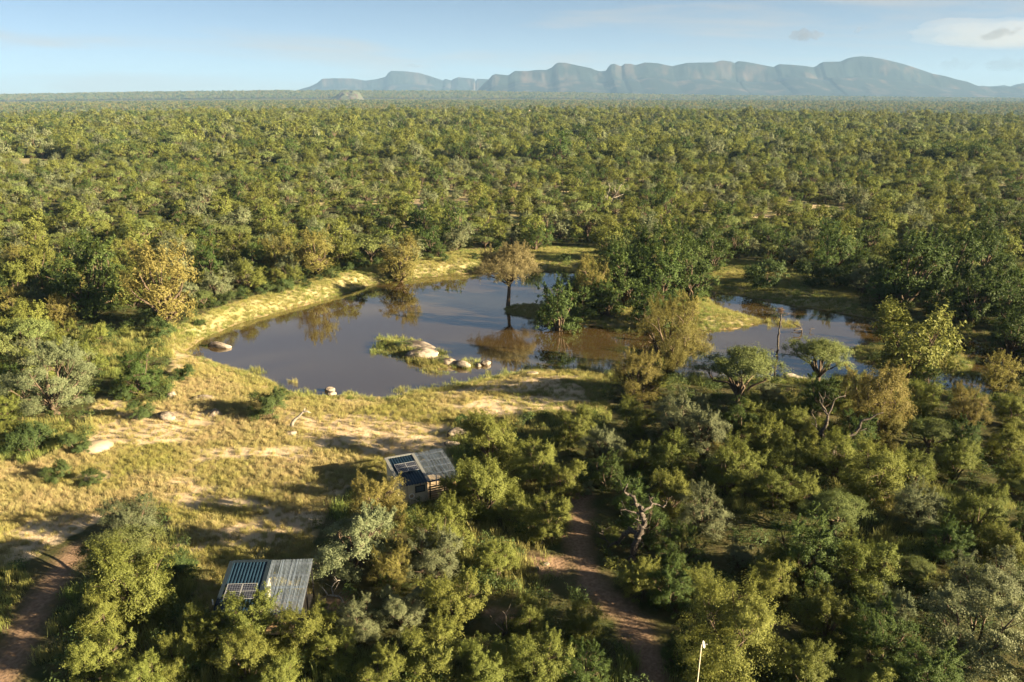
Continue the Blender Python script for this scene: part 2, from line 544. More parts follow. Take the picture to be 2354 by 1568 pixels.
def ground_mat():
    m = bpy.data.materials.new('bush_ground')
    n, l = nodes_of(m)
    b = n['Principled BSDF']; b.inputs['Roughness'].default_value = 0.95; b.inputs['Specular IOR Level'].default_value = 0.1
    at = n.new('ShaderNodeAttribute'); at.attribute_name = 'cover'
    se = n.new('ShaderNodeSeparateColor'); l.new(at.outputs['Color'], se.inputs[0])
    t = n.new('ShaderNodeTexCoord')

    def noise(s, d=6):
        z = n.new('ShaderNodeTexNoise'); z.inputs['Scale'].default_value = s; z.inputs['Detail'].default_value = d
        l.new(t.outputs['Object'], z.inputs['Vector']); return z

    def mix(a, b_, f):
        x = n.new('ShaderNodeMix'); x.data_type = 'RGBA'
        for s, v in (('A', a), ('B', b_)):
            if isinstance(v, tuple): x.inputs[s].default_value = (*v, 1)
            else: l.new(v, x.inputs[s])
        l.new(f, x.inputs['Factor']); return x.outputs['Result']

    def rng(s, a, c):
        r = n.new('ShaderNodeMapRange'); r.inputs[1].default_value = a; r.inputs[2].default_value = c
        l.new(s, r.inputs[0]); return r.outputs[0]
    n1 = noise(0.6); n2 = noise(0.14, 4); n3 = noise(4.0, 8)
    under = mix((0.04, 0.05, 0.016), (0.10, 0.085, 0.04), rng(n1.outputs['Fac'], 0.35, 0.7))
    grassy = mix((0.20, 0.195, 0.085), (0.35, 0.30, 0.175), rng(n2.outputs['Fac'], 0.35, 0.65))
    grassy = mix(grassy, (0.28, 0.21, 0.115), rng(n3.outputs['Fac'], 0.5, 0.75))
    sandc = mix((0.42, 0.32, 0.21), (0.54, 0.43, 0.30), rng(n1.outputs['Fac'], 0.35, 0.65))
    earthc = mix((0.16, 0.105, 0.07), (0.26, 0.175, 0.12), rng(n3.outputs['Fac'], 0.35, 0.65))
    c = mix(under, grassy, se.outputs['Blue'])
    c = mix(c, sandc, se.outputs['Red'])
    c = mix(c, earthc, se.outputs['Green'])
    l.new(c, b.inputs['Base Color'])
    bp = n.new('ShaderNodeBump'); bp.inputs['Strength'].default_value = 0.6; bp.inputs['Distance'].default_value = 0.12
    l.new(n3.outputs['Fac'], bp.inputs['Height']); l.new(bp.outputs[0], b.inputs['Normal'])
    return m


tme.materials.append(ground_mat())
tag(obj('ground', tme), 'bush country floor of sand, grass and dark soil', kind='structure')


# ------------------------------------------------------------------ water
def water_mat():
    m = bpy.data.materials.new('muddy_water')
    n, l = nodes_of(m)
    b = n['Principled BSDF']
    b.inputs['Base Color'].default_value = (0.060, 0.041, 0.017, 1)
    b.inputs['Roughness'].default_value = 0.035
    b.inputs['IOR'].default_value = 4.0
    t = n.new('ShaderNodeTexCoord')
    z = n.new('ShaderNodeTexNoise'); z.inputs['Scale'].default_value = 1.4; z.inputs['Detail'].default_value = 3
    z2 = n.new('ShaderNodeTexNoise'); z2.inputs['Scale'].default_value = 0.05; z2.inputs['Detail'].default_value = 2
    l.new(t.outputs['Object'], z.inputs['Vector']); l.new(t.outputs['Object'], z2.inputs['Vector'])
    r = n.new('ShaderNodeMapRange'); r.inputs[1].default_value = 0.42; r.inputs[2].default_value = 0.62
    r.inputs[3].default_value = 0.006; r.inputs[4].default_value = 0.10
    l.new(z2.outputs['Fac'], r.inputs[0])
    bp = n.new('ShaderNodeBump'); bp.inputs['Distance'].default_value = 0.1
    l.new(r.outputs[0], bp.inputs['Strength']); l.new(z.outputs['Fac'], bp.inputs['Height'])
    l.new(bp.outputs[0], b.inputs['Normal'])
    return m


ctr = SHORE.mean(0)
wmat = water_mat()
wx = np.arange(-62, 112, 3.0); wy = np.arange(88, 190, 3.0)
WX, WY = np.meshgrid(wx, wy)
wi = np.arange(WX.size).reshape(WX.shape)
cells = np.stack([wi[:-1, :-1], wi[:-1, 1:], wi[1:, 1:], wi[1:, :-1]], -1).reshape(-1, 4)
wd = water_sd(WX, WY).ravel()
keep = (wd[cells].min(1) < 1.2)
cells = cells[keep]
used = np.unique(cells)
remap = np.full(WX.size, -1); remap[used] = np.arange(len(used))
wv = np.stack([WX.ravel()[used], WY.ravel()[used], np.zeros(len(used))], -1)
tag(obj('pond_water', mesh_np('pond_water', wv, remap[cells], (wmat,), smooth=True)), 'muddy brown pond water mirroring sky and trees', kind='structure')

# ------------------------------------------------------------------ mountains
def z6(u, v): return ((1200 + u / 1.471) / 1.7408, (200 + v / 1.471) / 1.7408)
def z7(u, v): return ((2600 + u / 1.5735) / 1.7408, (180 + v / 1.5735) / 1.7408)


MAIN = [z6(*q) for q in [(960, 300), (1020, 262), (1060, 222), (1085, 195), (1110, 175), (1130, 150), (1150, 142), (1225, 150), (1265, 124), (1340, 125), (1395, 118),
        (1450, 118), (1480, 105), (1505, 82), (1520, 75), (1560, 76), (1650, 95), (1710, 107), (1740, 120), (1770, 127), (1800, 122), (1815, 100), (1830, 85),
        (1850, 82), (1890, 97), (1910, 82), (1945, 82), (1975, 90), (2010, 80), (2030, 74), (2100, 78), (2190, 96), (2280, 76)]] + \
       [z7(*q) for q in [(0, 113), (40, 115), (130, 133), (250, 113), (410, 110), (440, 100), (460, 98), (510, 105), (535, 117), (545, 106), (560, 103), (600, 106), (700, 125),
        (780, 140), (800, 127), (815, 122), (890, 125), (985, 134), (1025, 142), (1045, 135), (1065, 130), (1080, 112), (1090, 107), (1200, 105), (1235, 88), (1270, 78),
        (1330, 72), (1390, 76), (1480, 92), (1560, 112), (1620, 128), (1680, 148), (1780, 182), (1860, 197), (1920, 215), (2000, 233), (2070, 262), (2200, 265), (2354, 262), (2600, 268)]]
MESA = [z6(*q) for q in [(-120, 268), (0, 232), (60, 215), (100, 195), (130, 170), (200, 167), (310, 169), (385, 181), (455, 172), (500, 160), (520, 135), (535, 124), (600, 125),
        (700, 135), (760, 153), (840, 179), (855, 171), (890, 180), (910, 168), (930, 161), (1025, 170), (1033, 184), (1042, 170), (1110, 174), (1200, 200), (1320, 235), (1420, 275)]]
HILLS = [z7(*q) for q in [(1900, 285), (2000, 262), (2090, 258), (2140, 262), (2190, 258), (2230, 254), (2270, 262), (2310, 248), (2354, 240), (2450, 232), (2560, 240), (2700, 265)]]


def mountain_mat():
    m = bpy.data.materials.new('mountain_rock')
    n, l = nodes_of(m)
    b = n['Principled BSDF']; b.inputs['Roughness'].default_value = 0.95; b.inputs['Specular IOR Level'].default_value = 0.05
    t = n.new('ShaderNodeTexCoord')
    mp = n.new('ShaderNodeMapping'); mp.inputs['Scale'].default_value = (1, 1, 0.28)
    l.new(t.outputs['Object'], mp.inputs['Vector'])
    z = n.new('ShaderNodeTexNoise'); z.inputs['Scale'].default_value = 0.0042; z.inputs['Detail'].default_value = 8
    l.new(mp.outputs[0], z.inputs['Vector'])
    at = n.new('ShaderNodeAttribute'); at.attribute_name = 'cliff'
    mu = n.new('ShaderNodeMath'); mu.operation = 'MULTIPLY'
    r = n.new('ShaderNodeMapRange'); r.inputs[1].default_value = 0.52; r.inputs[2].default_value = 0.72
    l.new(z.outputs['Fac'], r.inputs[0]); l.new(r.outputs[0], mu.inputs[0]); l.new(at.outputs['Fac'], mu.inputs[1])
    x = n.new('ShaderNodeMix'); x.data_type = 'RGBA'
    x.inputs['A'].default_value = (0.016, 0.022, 0.020, 1); x.inputs['B'].default_value = (0.095, 0.07, 0.058, 1)
    l.new(mu.outputs[0], x.inputs['Factor']); l.new(x.outputs['Result'], b.inputs['Base Color'])
    return m


MOUNT = mountain_mat()


def mountain(name, prof, D, label, seed, depth=1500):
    prof = np.array(prof)
    xs = np.linspace(prof[0, 0], prof[-1, 0], 900)
    ys = np.interp(xs, prof[:, 0], prof[:, 1])
    rows = []
    cl = []
    T = np.concatenate([np.linspace(-1, -0.25, 16), np.linspace(-0.21, 0.0, 14), np.linspace(0.06, 1, 10)])
    crest = np.array([PY(a, c, D) for a, c in zip(xs, ys)])
    wx_ = crest[:, 0] / 900.0
    ztop = crest[:, 2]
    for t in T:
        gul = (fbm(wx_ * 1.3 + seed + 0.5 * t, np.full_like(wx_, t * 1.6 + seed), 5) - 0.5)
        if t <= 0:
            k = -t
            cliff = 0.30 + 0.25 * fbm(wx_ * 0.9 + seed * 3, np.full_like(wx_, 2.0), 3)
            # a sheer face under the rim, then a long talus apron
            fall = np.where(k < 0.21, cliff * sstep(0.0, 0.13, k), cliff + (1 - cliff) * ((k - 0.21) / 0.79) ** 0.75)
            off = gul * depth * 0.24 * sstep(0, 0.08, k) * (1 - 0.5 * k)
            z = ztop * (1 - fall) - 30 * k
            yy = D - k * depth + off
        else:
            z = ztop * (1 - t ** 1.4) - 30 * t
            yy = D + t * depth * 0.9 + 0 * gul
        rows.append(np.stack([crest[:, 0] * (yy / D) ** 0 + 0 * gul, yy + 0 * ztop, z], -1))
        cl.append(np.full(len(xs), 1.0 - 0.65 * sstep(0.25, 0.8, -t) if t <= 0 else 0.3))
    V = np.concatenate(rows); n = len(xs); m = len(T)
    i = np.arange(n * m).reshape(m, n)
    q = np.stack([i[:-1, :-1], i[:-1, 1:], i[1:, 1:], i[1:, :-1]], -1).reshape(-1, 4)
    me = mesh_np(name, V, q, (MOUNT,), smooth=True)
    a = me.attributes.new('cliff', 'FLOAT', 'POINT'); a.data.foreach_set('value', np.concatenate(cl).astype(np.float32))
    return tag(obj(name, me), label, kind='structure')


mountain('mountain_range', MAIN, 11000, 'long blue escarpment with cliffs and a high domed peak', 1.7)
mountain('mesa_mountain', MESA, 14200, 'pale flat topped mountain far behind the escarpment', 5.1, 1200)
mountain('distant_hills', HILLS, 13500, 'low hazy hills past the foot of the escarpment', 8.3, 1000)

# ------------------------------------------------------------------ haze
hm = bpy.data.materials.new('haze')
n, l = nodes_of(hm)
n.clear()
pv = n.new('ShaderNodeVolumePrincipled')
pv.inputs['Color'].default_value = (0.25, 0.43, 0.72, 1)
pv.inputs['Density'].default_value = 5.0e-5
pv.inputs['Anisotropy'].default_value = 0.0
ho = n.new('ShaderNodeOutputMaterial'); l.new(pv.outputs[0], ho.inputs['Volume'])
mb = MB(); mb.box(-14500, 14500, -700, 16600, -53.4, 592)
tag(mb.build('haze', hm), 'thin blue evening haze over the bush', kind='stuff')

# ------------------------------------------------------------------ clouds: small puffs of vapour beyond the mountains
def cloud_mat(name, d, col):
    m = bpy.data.materials.new(name)
    n, l = nodes_of(m); n.clear()
    v = n.new('ShaderNodeVolumePrincipled'); v.inputs['Density'].default_value = d
    v.inputs['Color'].default_value = (*col, 1); v.inputs['Anisotropy'].default_value = 0.2
    o = n.new('ShaderNodeOutputMaterial'); l.new(v.outputs[0], o.inputs['Volume'])
    return m


def ico(sub):
    import bmesh
    bm = bmesh.new(); bmesh.ops.create_icosphere(bm, subdivisions=sub, radius=1.0)
    v = np.array([p.co[:] for p in bm.verts]); f = np.array([[q.index for q in p.verts] for p in bm.faces])
    bm.free(); return v, f


ICO3, ICO3F = ico(3)
ICO2, ICO2F = ico(2)


def cloud(px, py, w, h, D, seed, label, dens, puffs=26, tilt=0.0, col=(0.20, 0.175, 0.175), long=1.0, rag=0.30):
    r = np.random.default_rng(seed)
    c = PY(px, py, D)
    W = w / FPX * D; Hh = h / FPX * D
    V = []; F = []; k = 0
    puffs *= 2
    for i in range(puffs):
        u = r.uniform(-1, 1); e = (1 - u * u) ** 0.5
        p = np.array([u * W * 0.42, r.uniform(-1, 1) * W * 0.12 * e, (r.uniform(-0.35, 0.35) * e + tilt * u) * Hh * 0.8])
        s = np.array([W * 0.13 * long, W * 0.10, Hh * 0.24]) * r.uniform(0.45, 1.2) * (0.35 + 0.65 * e)
        V.append(ICO2 * s + p); F.append(ICO2F + k); k += len(ICO2)
    me = mesh_np('cloud', np.concatenate(V), np.concatenate(F), (cloud_mat('cloud_vapour', dens, col),))
    o = obj('cloud', me, loc=c)
    md = o.modifiers.new('merge', 'REMESH'); md.mode = 'VOXEL'; md.voxel_size = Hh * 0.045
    for sc_, st in ((0.9, rag), (0.3, rag * 0.5)):
        tx = bpy.data.textures.new('billow', 'CLOUDS'); tx.noise_scale = Hh * sc_; tx.noise_depth = 4
        dm = o.modifiers.new('billow', 'DISPLACE'); dm.texture = tx; dm.strength = Hh * st; dm.texture_coords = 'LOCAL'
    return tag(o, label, 'cloud')


cloud(1853, 80, 84, 34, 17600, 3, 'small puffy cloud with a sunlit top over the escarpment', 0.0022)
cloud(1976, 68, 34, 15, 17600, 4, 'tiny grey cloud above the high domed peak', 0.0020, 12, 0.35)
cloud(948, 151, 50, 12, 17600, 5, 'thin dark streak of cloud over the flat topped mountain', 0.0016, 14)
cloud(2200, 148, 80, 34, 17600, 6, 'grey cloud low beside the end of the escarpment', 0.0007, 18, col=(0.12, 0.12, 0.13))
cloud(2320, 150, 130, 36, 17800, 8, 'larger grey cloud bank low in the sky below the pale lens cloud', 0.0007, 26, col=(0.12, 0.12, 0.13))
cloud(2330, 76, 430, 66, 18500, 9, 'long pale lens cloud high in the corner of the sky', 0.00022, 40, 0.0, (0.62, 0.56, 0.50), 2.0, 0.12)
cloud(2300, 76, 100, 24, 18100, 10, 'ragged grey cloud crossing the pale lens cloud', 0.0015, 16, 0.4, (0.12, 0.11, 0.11))

# ------------------------------------------------------------------ huts
ROOF_BLUE = simple('blue_roof_metal', (0.007, 0.022, 0.042), 0.50, 0.3, 0.0, var=0.15, scale=1.5)
FLASH_DARK = simple('dark_flashing', (0.014, 0.022, 0.032), 0.85, 0.04, 0.0, var=0.1)
FLASH = simple('grey_flashing', (0.15, 0.155, 0.155), 0.6, 0.3, 0.0, var=0.1)
WALLM = simple('cream_wall_board', (0.50, 0.44, 0.34), 0.8, 0.2, var=0.05)
BLACK = simple('black_steel', (0.015, 0.015, 0.017), 0.5, 0.4, var=0.1)
WHITE = simple('white_paint', (0.75, 0.75, 0.74), 0.5, 0.4, var=0.04)
TIMBER = simple('deck_timber', (0.30, 0.20, 0.12), 0.75, 0.2, var=0.35, scale=3)
TIMBER2 = simple('weathered_timber', (0.36, 0.28, 0.19), 0.8, 0.2, var=0.3, scale=3)
BEAMM = simple('dark_beam', (0.05, 0.055, 0.065), 0.7, 0.2, var=0.15)
ALU = simple('solar_frame_metal', (0.34, 0.35, 0.37), 0.4, 0.5, 0.3, var=0.03)
REDM = simple('red_lamp_plastic', (0.45, 0.03, 0.02), 0.4, 0.5, var=0.05)
PANE = simple('window_pane', (0.10, 0.12, 0.14), 0.06, 0.6, var=0.05)


def cell_mat():
    m = bpy.data.materials.new('solar_cell')
    n, l = nodes_of(m); b = n['Principled BSDF']
    b.inputs['Roughness'].default_value = 0.12
    t = n.new('ShaderNodeTexCoord')
    k = n.new('ShaderNodeTexBrick'); k.offset = 0.0
    k.inputs['Color1'].default_value = (0.012, 0.014, 0.024, 1); k.inputs['Color2'].default_value = (0.015, 0.017, 0.03, 1)
    k.inputs['Mortar'].default_value = (0.16, 0.17, 0.2, 1); k.inputs['Scale'].default_value = 1.0
    k.inputs['Mortar Size'].default_value = 0.008; k.inputs['Brick Width'].default_value = 0.17; k.inputs['Row Height'].default_value = 0.17
    l.new(t.outputs['Object'], k.inputs['Vector']); l.new(k.outputs['Color'], b.inputs['Base Color'])
    return m


CELL = cell_mat()


def clear_mat():
    m = bpy.data.materials.new('clear_roof_sheet')
    n, l = nodes_of(m); b = n['Principled BSDF']
    b.inputs['Base Color'].default_value = (0.20, 0.245, 0.31, 1); b.inputs['Roughness'].default_value = 0.2
    t = n.new('ShaderNodeBsdfTransparent'); t.inputs['Color'].default_value = (0.85, 0.88, 0.92, 1)
    tcs = n.new('ShaderNodeTexCoord'); mps = n.new('ShaderNodeMapping'); mps.inputs['Scale'].default_value = (5.0, 0.25, 0.25)
    l.new(tcs.outputs['Object'], mps.inputs['Vector'])
    z = n.new('ShaderNodeTexNoise'); z.inputs['Scale'].default_value = 1.5; z.inputs['Detail'].default_value = 5
    l.new(mps.outputs[0], z.inputs['Vector'])
    r0 = n.new('ShaderNodeMapRange'); r0.inputs[1].default_value = 0.35; r0.inputs[2].default_value = 0.65
    l.new(z.outputs['Fac'], r0.inputs[0])
    r = n.new('ShaderNodeMapRange'); r.inputs[3].default_value = 0.48; r.inputs[4].default_value = 0.88
    l.new(r0.outputs[0], r.inputs[0])
    x = n.new('ShaderNodeMixShader'); l.new(r.outputs[0], x.inputs[0])
    l.new(b.outputs[0], x.inputs[1]); l.new(t.outputs[0], x.inputs[2]); l.new(x.outputs[0], n['Material Output'].inputs['Surface'])
    return m


CLEARM = clear_mat()


def hut(idx, zf, zb, label, panel_uv, screen):
    hx, hy, a, W, D = HUTS[idx]
    base = 0.75
    root = empty('hut', (hx, hy, base), a)
    tag(root, label, 'hut', 'huts in the bush')
    zf -= base; zb -= base
    split = 0.47

    def R(u, v, h=0.0):                    # u along the width, v from the back edge to the front edge
        return ((u - 0.5) * W, (0.5 - v) * D, zb + (zf - zb) * v + h)

    def corr(name, u0, u1, v0, v1, pitch, amp, mat, h, trap):
        xs = []; n_ = int((u1 - u0) * W / pitch)
        for i in range(n_):
            for f, zz in (((0, 0), (0.28, 0), (0.42, 1), (0.72, 1), (0.86, 0)) if trap else ((0, 0), (0.25, 0.5), (0.5, 1), (0.75, 0.5))):
                xs.append(((i + f) / n_, zz))
        xs.append((1.0, 0))
        V = [R(u0 + (u1 - u0) * f, v, h + amp * zz) for v in (v0, v1) for f, zz in xs]
        k = len(xs)
        o = obj(name, mesh_np(name, V, [(i, i + k, i + k + 1, i + 1) for i in range(k - 1)], (mat,)), root)
        if trap:
            sm = o.modifiers.new('thick', 'SOLIDIFY'); sm.thickness = 0.008
        return o
    corr('roof_sheet', 0.03, split, 0.015, 1.0, 0.24, 0.055, ROOF_BLUE, 0.0, True)
    # translucent sheets: two rows of lapped sheets
    cols = [split + 0.03, 0.66, 0.83, 1.0]
    for j, (v0, v1) in enumerate(((0.0, 0.56), (0.52, 1.02))):
        for i in range(3):
            o = corr('clear_roof_sheet', cols[i] - (0.02 if i else 0), cols[i + 1], v0, v1, 0.085, 0.028, CLEARM, 0.012 + 0.034 * (j == 0) + 0.011 * i, False)
    for u0, u1, v0, v1 in ((-0.005, 0.045, 0, 1), (split - 0.012, split + 0.038, 0, 1.005), (0.045, split - 0.012, -0.012, 0.03)):
        V = [R(u, v, h) for h in (0.03, 0.088) for v in (v0, v1) for u in (u0, u1)]
        obj('flashing', mesh_np('flashing', V, [(0, 2, 3, 1), (4, 5, 7, 6), (0, 1, 5, 4), (2, 6, 7, 3), (0, 4, 6, 2), (1, 3, 7, 5)], (FLASH if screen else FLASH_DARK,)), root)
    # walls of the closed half: boards with open joints
    xl, xr_, yb, yf = (0.02 - 0.5) * W, (split - 0.5) * W, (0.5 - 0.03) * D, (0.5 - 0.94) * D

    def roofz(y): return zb + (zf - zb) * (0.5 - y / D) - 0.02
    win = (xr_ - 1.15, xr_ - 0.30, roofz(yf) - 1.0, roofz(yf) - 0.40)

    def board(x0, x1, y0, y1, z0, z1=None):
        m_ = MB()
        m_.box(x0, x1, y0, y1, 0, 1, lambda x, y, z: (x, y, z0 if z == 0 else (roofz(y) if z1 is None else z1)))
        m_.build('wall_board', WALLM, root)
    nb = 4
    for i in range(nb):
        y0 = yf + (yb - yf) * i / nb; y1 = yf + (yb - yf) * (i + 1) / nb - 0.03
        board(xl, xl + 0.08, y0 + (0.085 if i == 0 else 0), y1, -0.6)
        board(xr_ - 0.08, xr_, y0 + (0.085 if i == 0 else 0), y1, -0.6)
    board(xl + 0.082, xr_ - 0.082, yb - 0.08, yb, -0.6)
    edges = [xl, xl + 0.72, win[0]]
    for x0, x1 in zip(edges[:-1], edges[1:]):
        board(x0, x1 - 0.03, yf, yf + 0.08, -0.6)
    board(win[0], win[1], yf, yf + 0.08, -0.6, win[2]); board(win[0], win[1], yf, yf + 0.08, win[3])
    board(win[1] + 0.02, xr_, yf, yf + 0.08, -0.6)
    w = MB()
    for bx in ((win[0] - .05, win[0] + .05, win[2] - .05, win[3] + .05), (win[1] - .05, win[1] + .05, win[2] - .05, win[3] + .05),
               (win[0] + .05, win[1] - .05, win[2] - .05, win[2] + .05), (win[0] + .05, win[1] - .05, win[3] - .05, win[3] + .05)):
        w.box(bx[0], bx[1], yf - .035, yf + .02, bx[2], bx[3])
    wo_ = w.build('window', BLACK, root)
    p_ = MB(); p_.box(win[0] + .05, win[1] - .05, yf - .01, yf + .005, win[2] + .05, win[3] - .05); p_.build('pane', PANE, wo_)
    # white round vent under the window, red lamp under the eave, downpipe
    v_ = MB(); cx_, cz_ = win[0] - 0.42, win[2] - 0.28
    v_.tube([(cx_ + 0.24 * math.cos(t), yf - .05, cz_ + 0.24 * math.sin(t)) for t in np.linspace(0, 2 * math.pi, 19)], 0.045, 6, False)
    vo = v_.build('vent', WHITE, root)
    d_ = MB(); d_.tube([(cx_, yf - .02, cz_), (cx_, yf - .045, cz_)], [0.2, 0.16], 14); d_.build('vent_cover', TIMBER2, vo)
    l_ = MB(); l_.tube([(win[0] + .42, yf - .12, win[3] + .17), (win[0] + .42, yf - .12, win[3] + .29)], [0.05, 0.035], 8); l_.build('lamp', REDM, root)
    q_ = MB(); q_.tube([R(-0.012, 1.0, 0.05), R(-0.02, 0.99, -0.5), R(-0.02, 0.97, -2.1)], 0.035, 6); q_.tube([R(-0.03, 0.80, 0.0), R(-0.03, 0.80, 0.42)], 0.04, 6)
    q_.build('downpipe', WHITE, root)
    # deck under the clear roof
    dz = 0.35
    x0, x1 = xr_ + 0.02, 0.5 * W - 0.12
    nbd = 22
    bw = (D * 0.96) / nbd
    bm_ = None
    for i in range(nbd):
        y0 = -0.48 * D + i * bw
        if bm_ is None:
            m_ = MB(); m_.box(x0, x1, 0, bw - 0.02, -0.03, 0.0); bm_ = m_.mesh('deck_board', TIMBER2)
        o = obj('deck_board', bm_, root, (RNG.uniform(-0.02, 0.02), y0, dz))
    for u in (0.505, 0.745, 0.985):
        for v in ((0.05, 0.5, 0.97)):
            px_, py_, pz_ = R(u, v)
            m_ = MB(); m_.box(px_ - .045, px_ + .045, py_ - .045, py_ + .045, -0.7, pz_ - 0.15); m_.build('post', BLACK, root)
    for v in (0.05, 0.28, 0.5, 0.74, 0.97):
        V = [R(u, v + dv, h) for h in (-0.13, -0.02) for dv in (-0.012, 0.012) for u in (split, 1.0)]
        obj('purlin', mesh_np('purlin', V, [(0, 2, 3, 1), (4, 5, 7, 6), (0, 1, 5, 4), (2, 6, 7, 3), (0, 4, 6, 2), (1, 3, 7, 5)], (BEAMM,)), root)
    for u in (0.505, 0.745, 0.985):
        V = [R(u + du, v, h) for h in (-0.26, -0.135) for v in (0.01, 0.99) for du in (-0.01, 0.01)]
        obj('rafter', mesh_np('rafter', V, [(0, 2, 3, 1), (4, 5, 7, 6), (0, 1, 5, 4), (2, 6, 7, 3), (0, 4, 6, 2), (1, 3, 7, 5)], (BEAMM,)), root)
    # furniture-free deck rail of boards along the front
    if screen:
        for i in range(9):
            zz = -0.35 + i * 0.23
            m_ = MB(); m_.box(x0 + 0.06, x1, yf - 0.08, yf - 0.04, zz, zz + 0.14); m_.build('slat', TIMBER, root)
    else:
        for i in range(3):
            zz = dz + 0.25 + i * 0.3
            m_ = MB(); m_.box(x0 + 0.06, x1, -0.475 * D, -0.455 * D, zz, zz + 0.12); m_.build('slat', TIMBER, root)
    # two solar panels lying on the blue sheets
    u0, u1, v0, v1 = panel_uv
    for k in range(2):
        ua = u0 + (u1 - u0) * k / 2 + 0.004 * k; ub = u0 + (u1 - u0) * (k + 1) / 2
        A = np.array(R(ua, v0, 0.13)); B = np.array(R(ub, v0, 0.13)); Cc = np.array(R(ua, v1, 0.13))
        ex = B - A; ey = Cc - A
        Lx, Ly = np.linalg.norm(ex), np.linalg.norm(ey); ex /= Lx; ey /= Ly; ez = np.cross(ex, -ey)

        def fr(x, y, z): return tuple(A + ex * x + ey * y + ez * z)
        s_ = MB()
        for bx in ((0, .028, 0, Ly), (Lx - .028, Lx, 0, Ly), (.028, Lx - .028, 0, .028), (.028, Lx - .028, Ly - .028, Ly), (.028, Lx - .028, Ly / 2 - .01, Ly / 2 + .01)):
            s_.box(bx[0], bx[1], bx[2], bx[3], -.02, .025, fr)
        for bx in ((.2, .26, .1, .16), (Lx - .26, Lx - .2, .1, .16), (.2, .26, Ly - .16, Ly - .1), (Lx - .26, Lx - .2, Ly - .16, Ly - .1)):
            s_.box(*bx, -.10, -.02, fr)
        so = s_.build('solar_panel', ALU, root)
        for h0, h1 in ((.028, Ly / 2 - .01), (Ly / 2 + .01, Ly - .028)):
            c_ = MB(); c_.box(.030, Lx - .030, h0 + .002, h1 - .002, -.015, .012, fr); c_.build('cell_sheet', CELL, so)
    return root


hut(0, 3.0, 3.6, 'upper hut with cream front wall and blue and clear roof beside the meadow', (0.09, 0.44, 0.30, 0.59), True)
hut(1, 2.8, 4.0, 'lower hut with blue and clear roof half hidden by olive bushes', (0.07, 0.42, 0.46, 0.74), False)

# ------------------------------------------------------------------ trees
SPEC = {  # height, radius, foot of crown, lobes and their size, clumps of leaves, leaf size, hanging twigs, shoots, stems
    'A': dict(H=5.6, R=3.2, base=0.03, lobes=17, lr=0.37, flat=0.95, clumps=280, cr=0.38, leaves=9400, s=0.20, w=0.105, droop=0.0, shoots=40, stems=4),
    'B': dict(H=6.0, R=3.7, base=0.26, lobes=12, lr=0.40, flat=0.66, clumps=220, cr=0.42, leaves=9400, s=0.16, w=0.09, droop=0.15, shoots=0, stems=3),
    'C': dict(H=7.0, R=3.6, base=0.05, lobes=19, lr=0.37, flat=0.95, clumps=300, cr=0.42, leaves=9800, s=0.22, w=0.085, droop=0.5, shoots=26, stems=3),
    'D': dict(H=7.2, R=3.7, base=0.02, lobes=20, lr=0.37, flat=0.9, clumps=320, cr=0.42, leaves=10500, s=0.22, w=0.12, droop=0.1, shoots=12, stems=3),
    'E': dict(H=5.8, R=3.5, base=0.06, lobes=17, lr=0.37, flat=0.85, clumps=250, cr=0.40, leaves=9000, s=0.20, w=0.11, droop=0.0, shoots=14, stems=3),
    'F': dict(H=12.6, R=6.0, base=0.30, lobes=24, lr=0.30, flat=0.80, clumps=520, cr=0.48, leaves=19000, s=0.27, w=0.085, droop=1.0, shoots=40, stems=1),
    'G': dict(H=2.6, R=2.2, base=0.0, lobes=8, lr=0.44, flat=0.8, clumps=110, cr=0.34, leaves=5000, s=0.16, w=0.09, droop=0.0, shoots=20, stems=5),
}


def norm(a):
    return a / (np.linalg.norm(a, axis=-1, keepdims=True) + 1e-9)


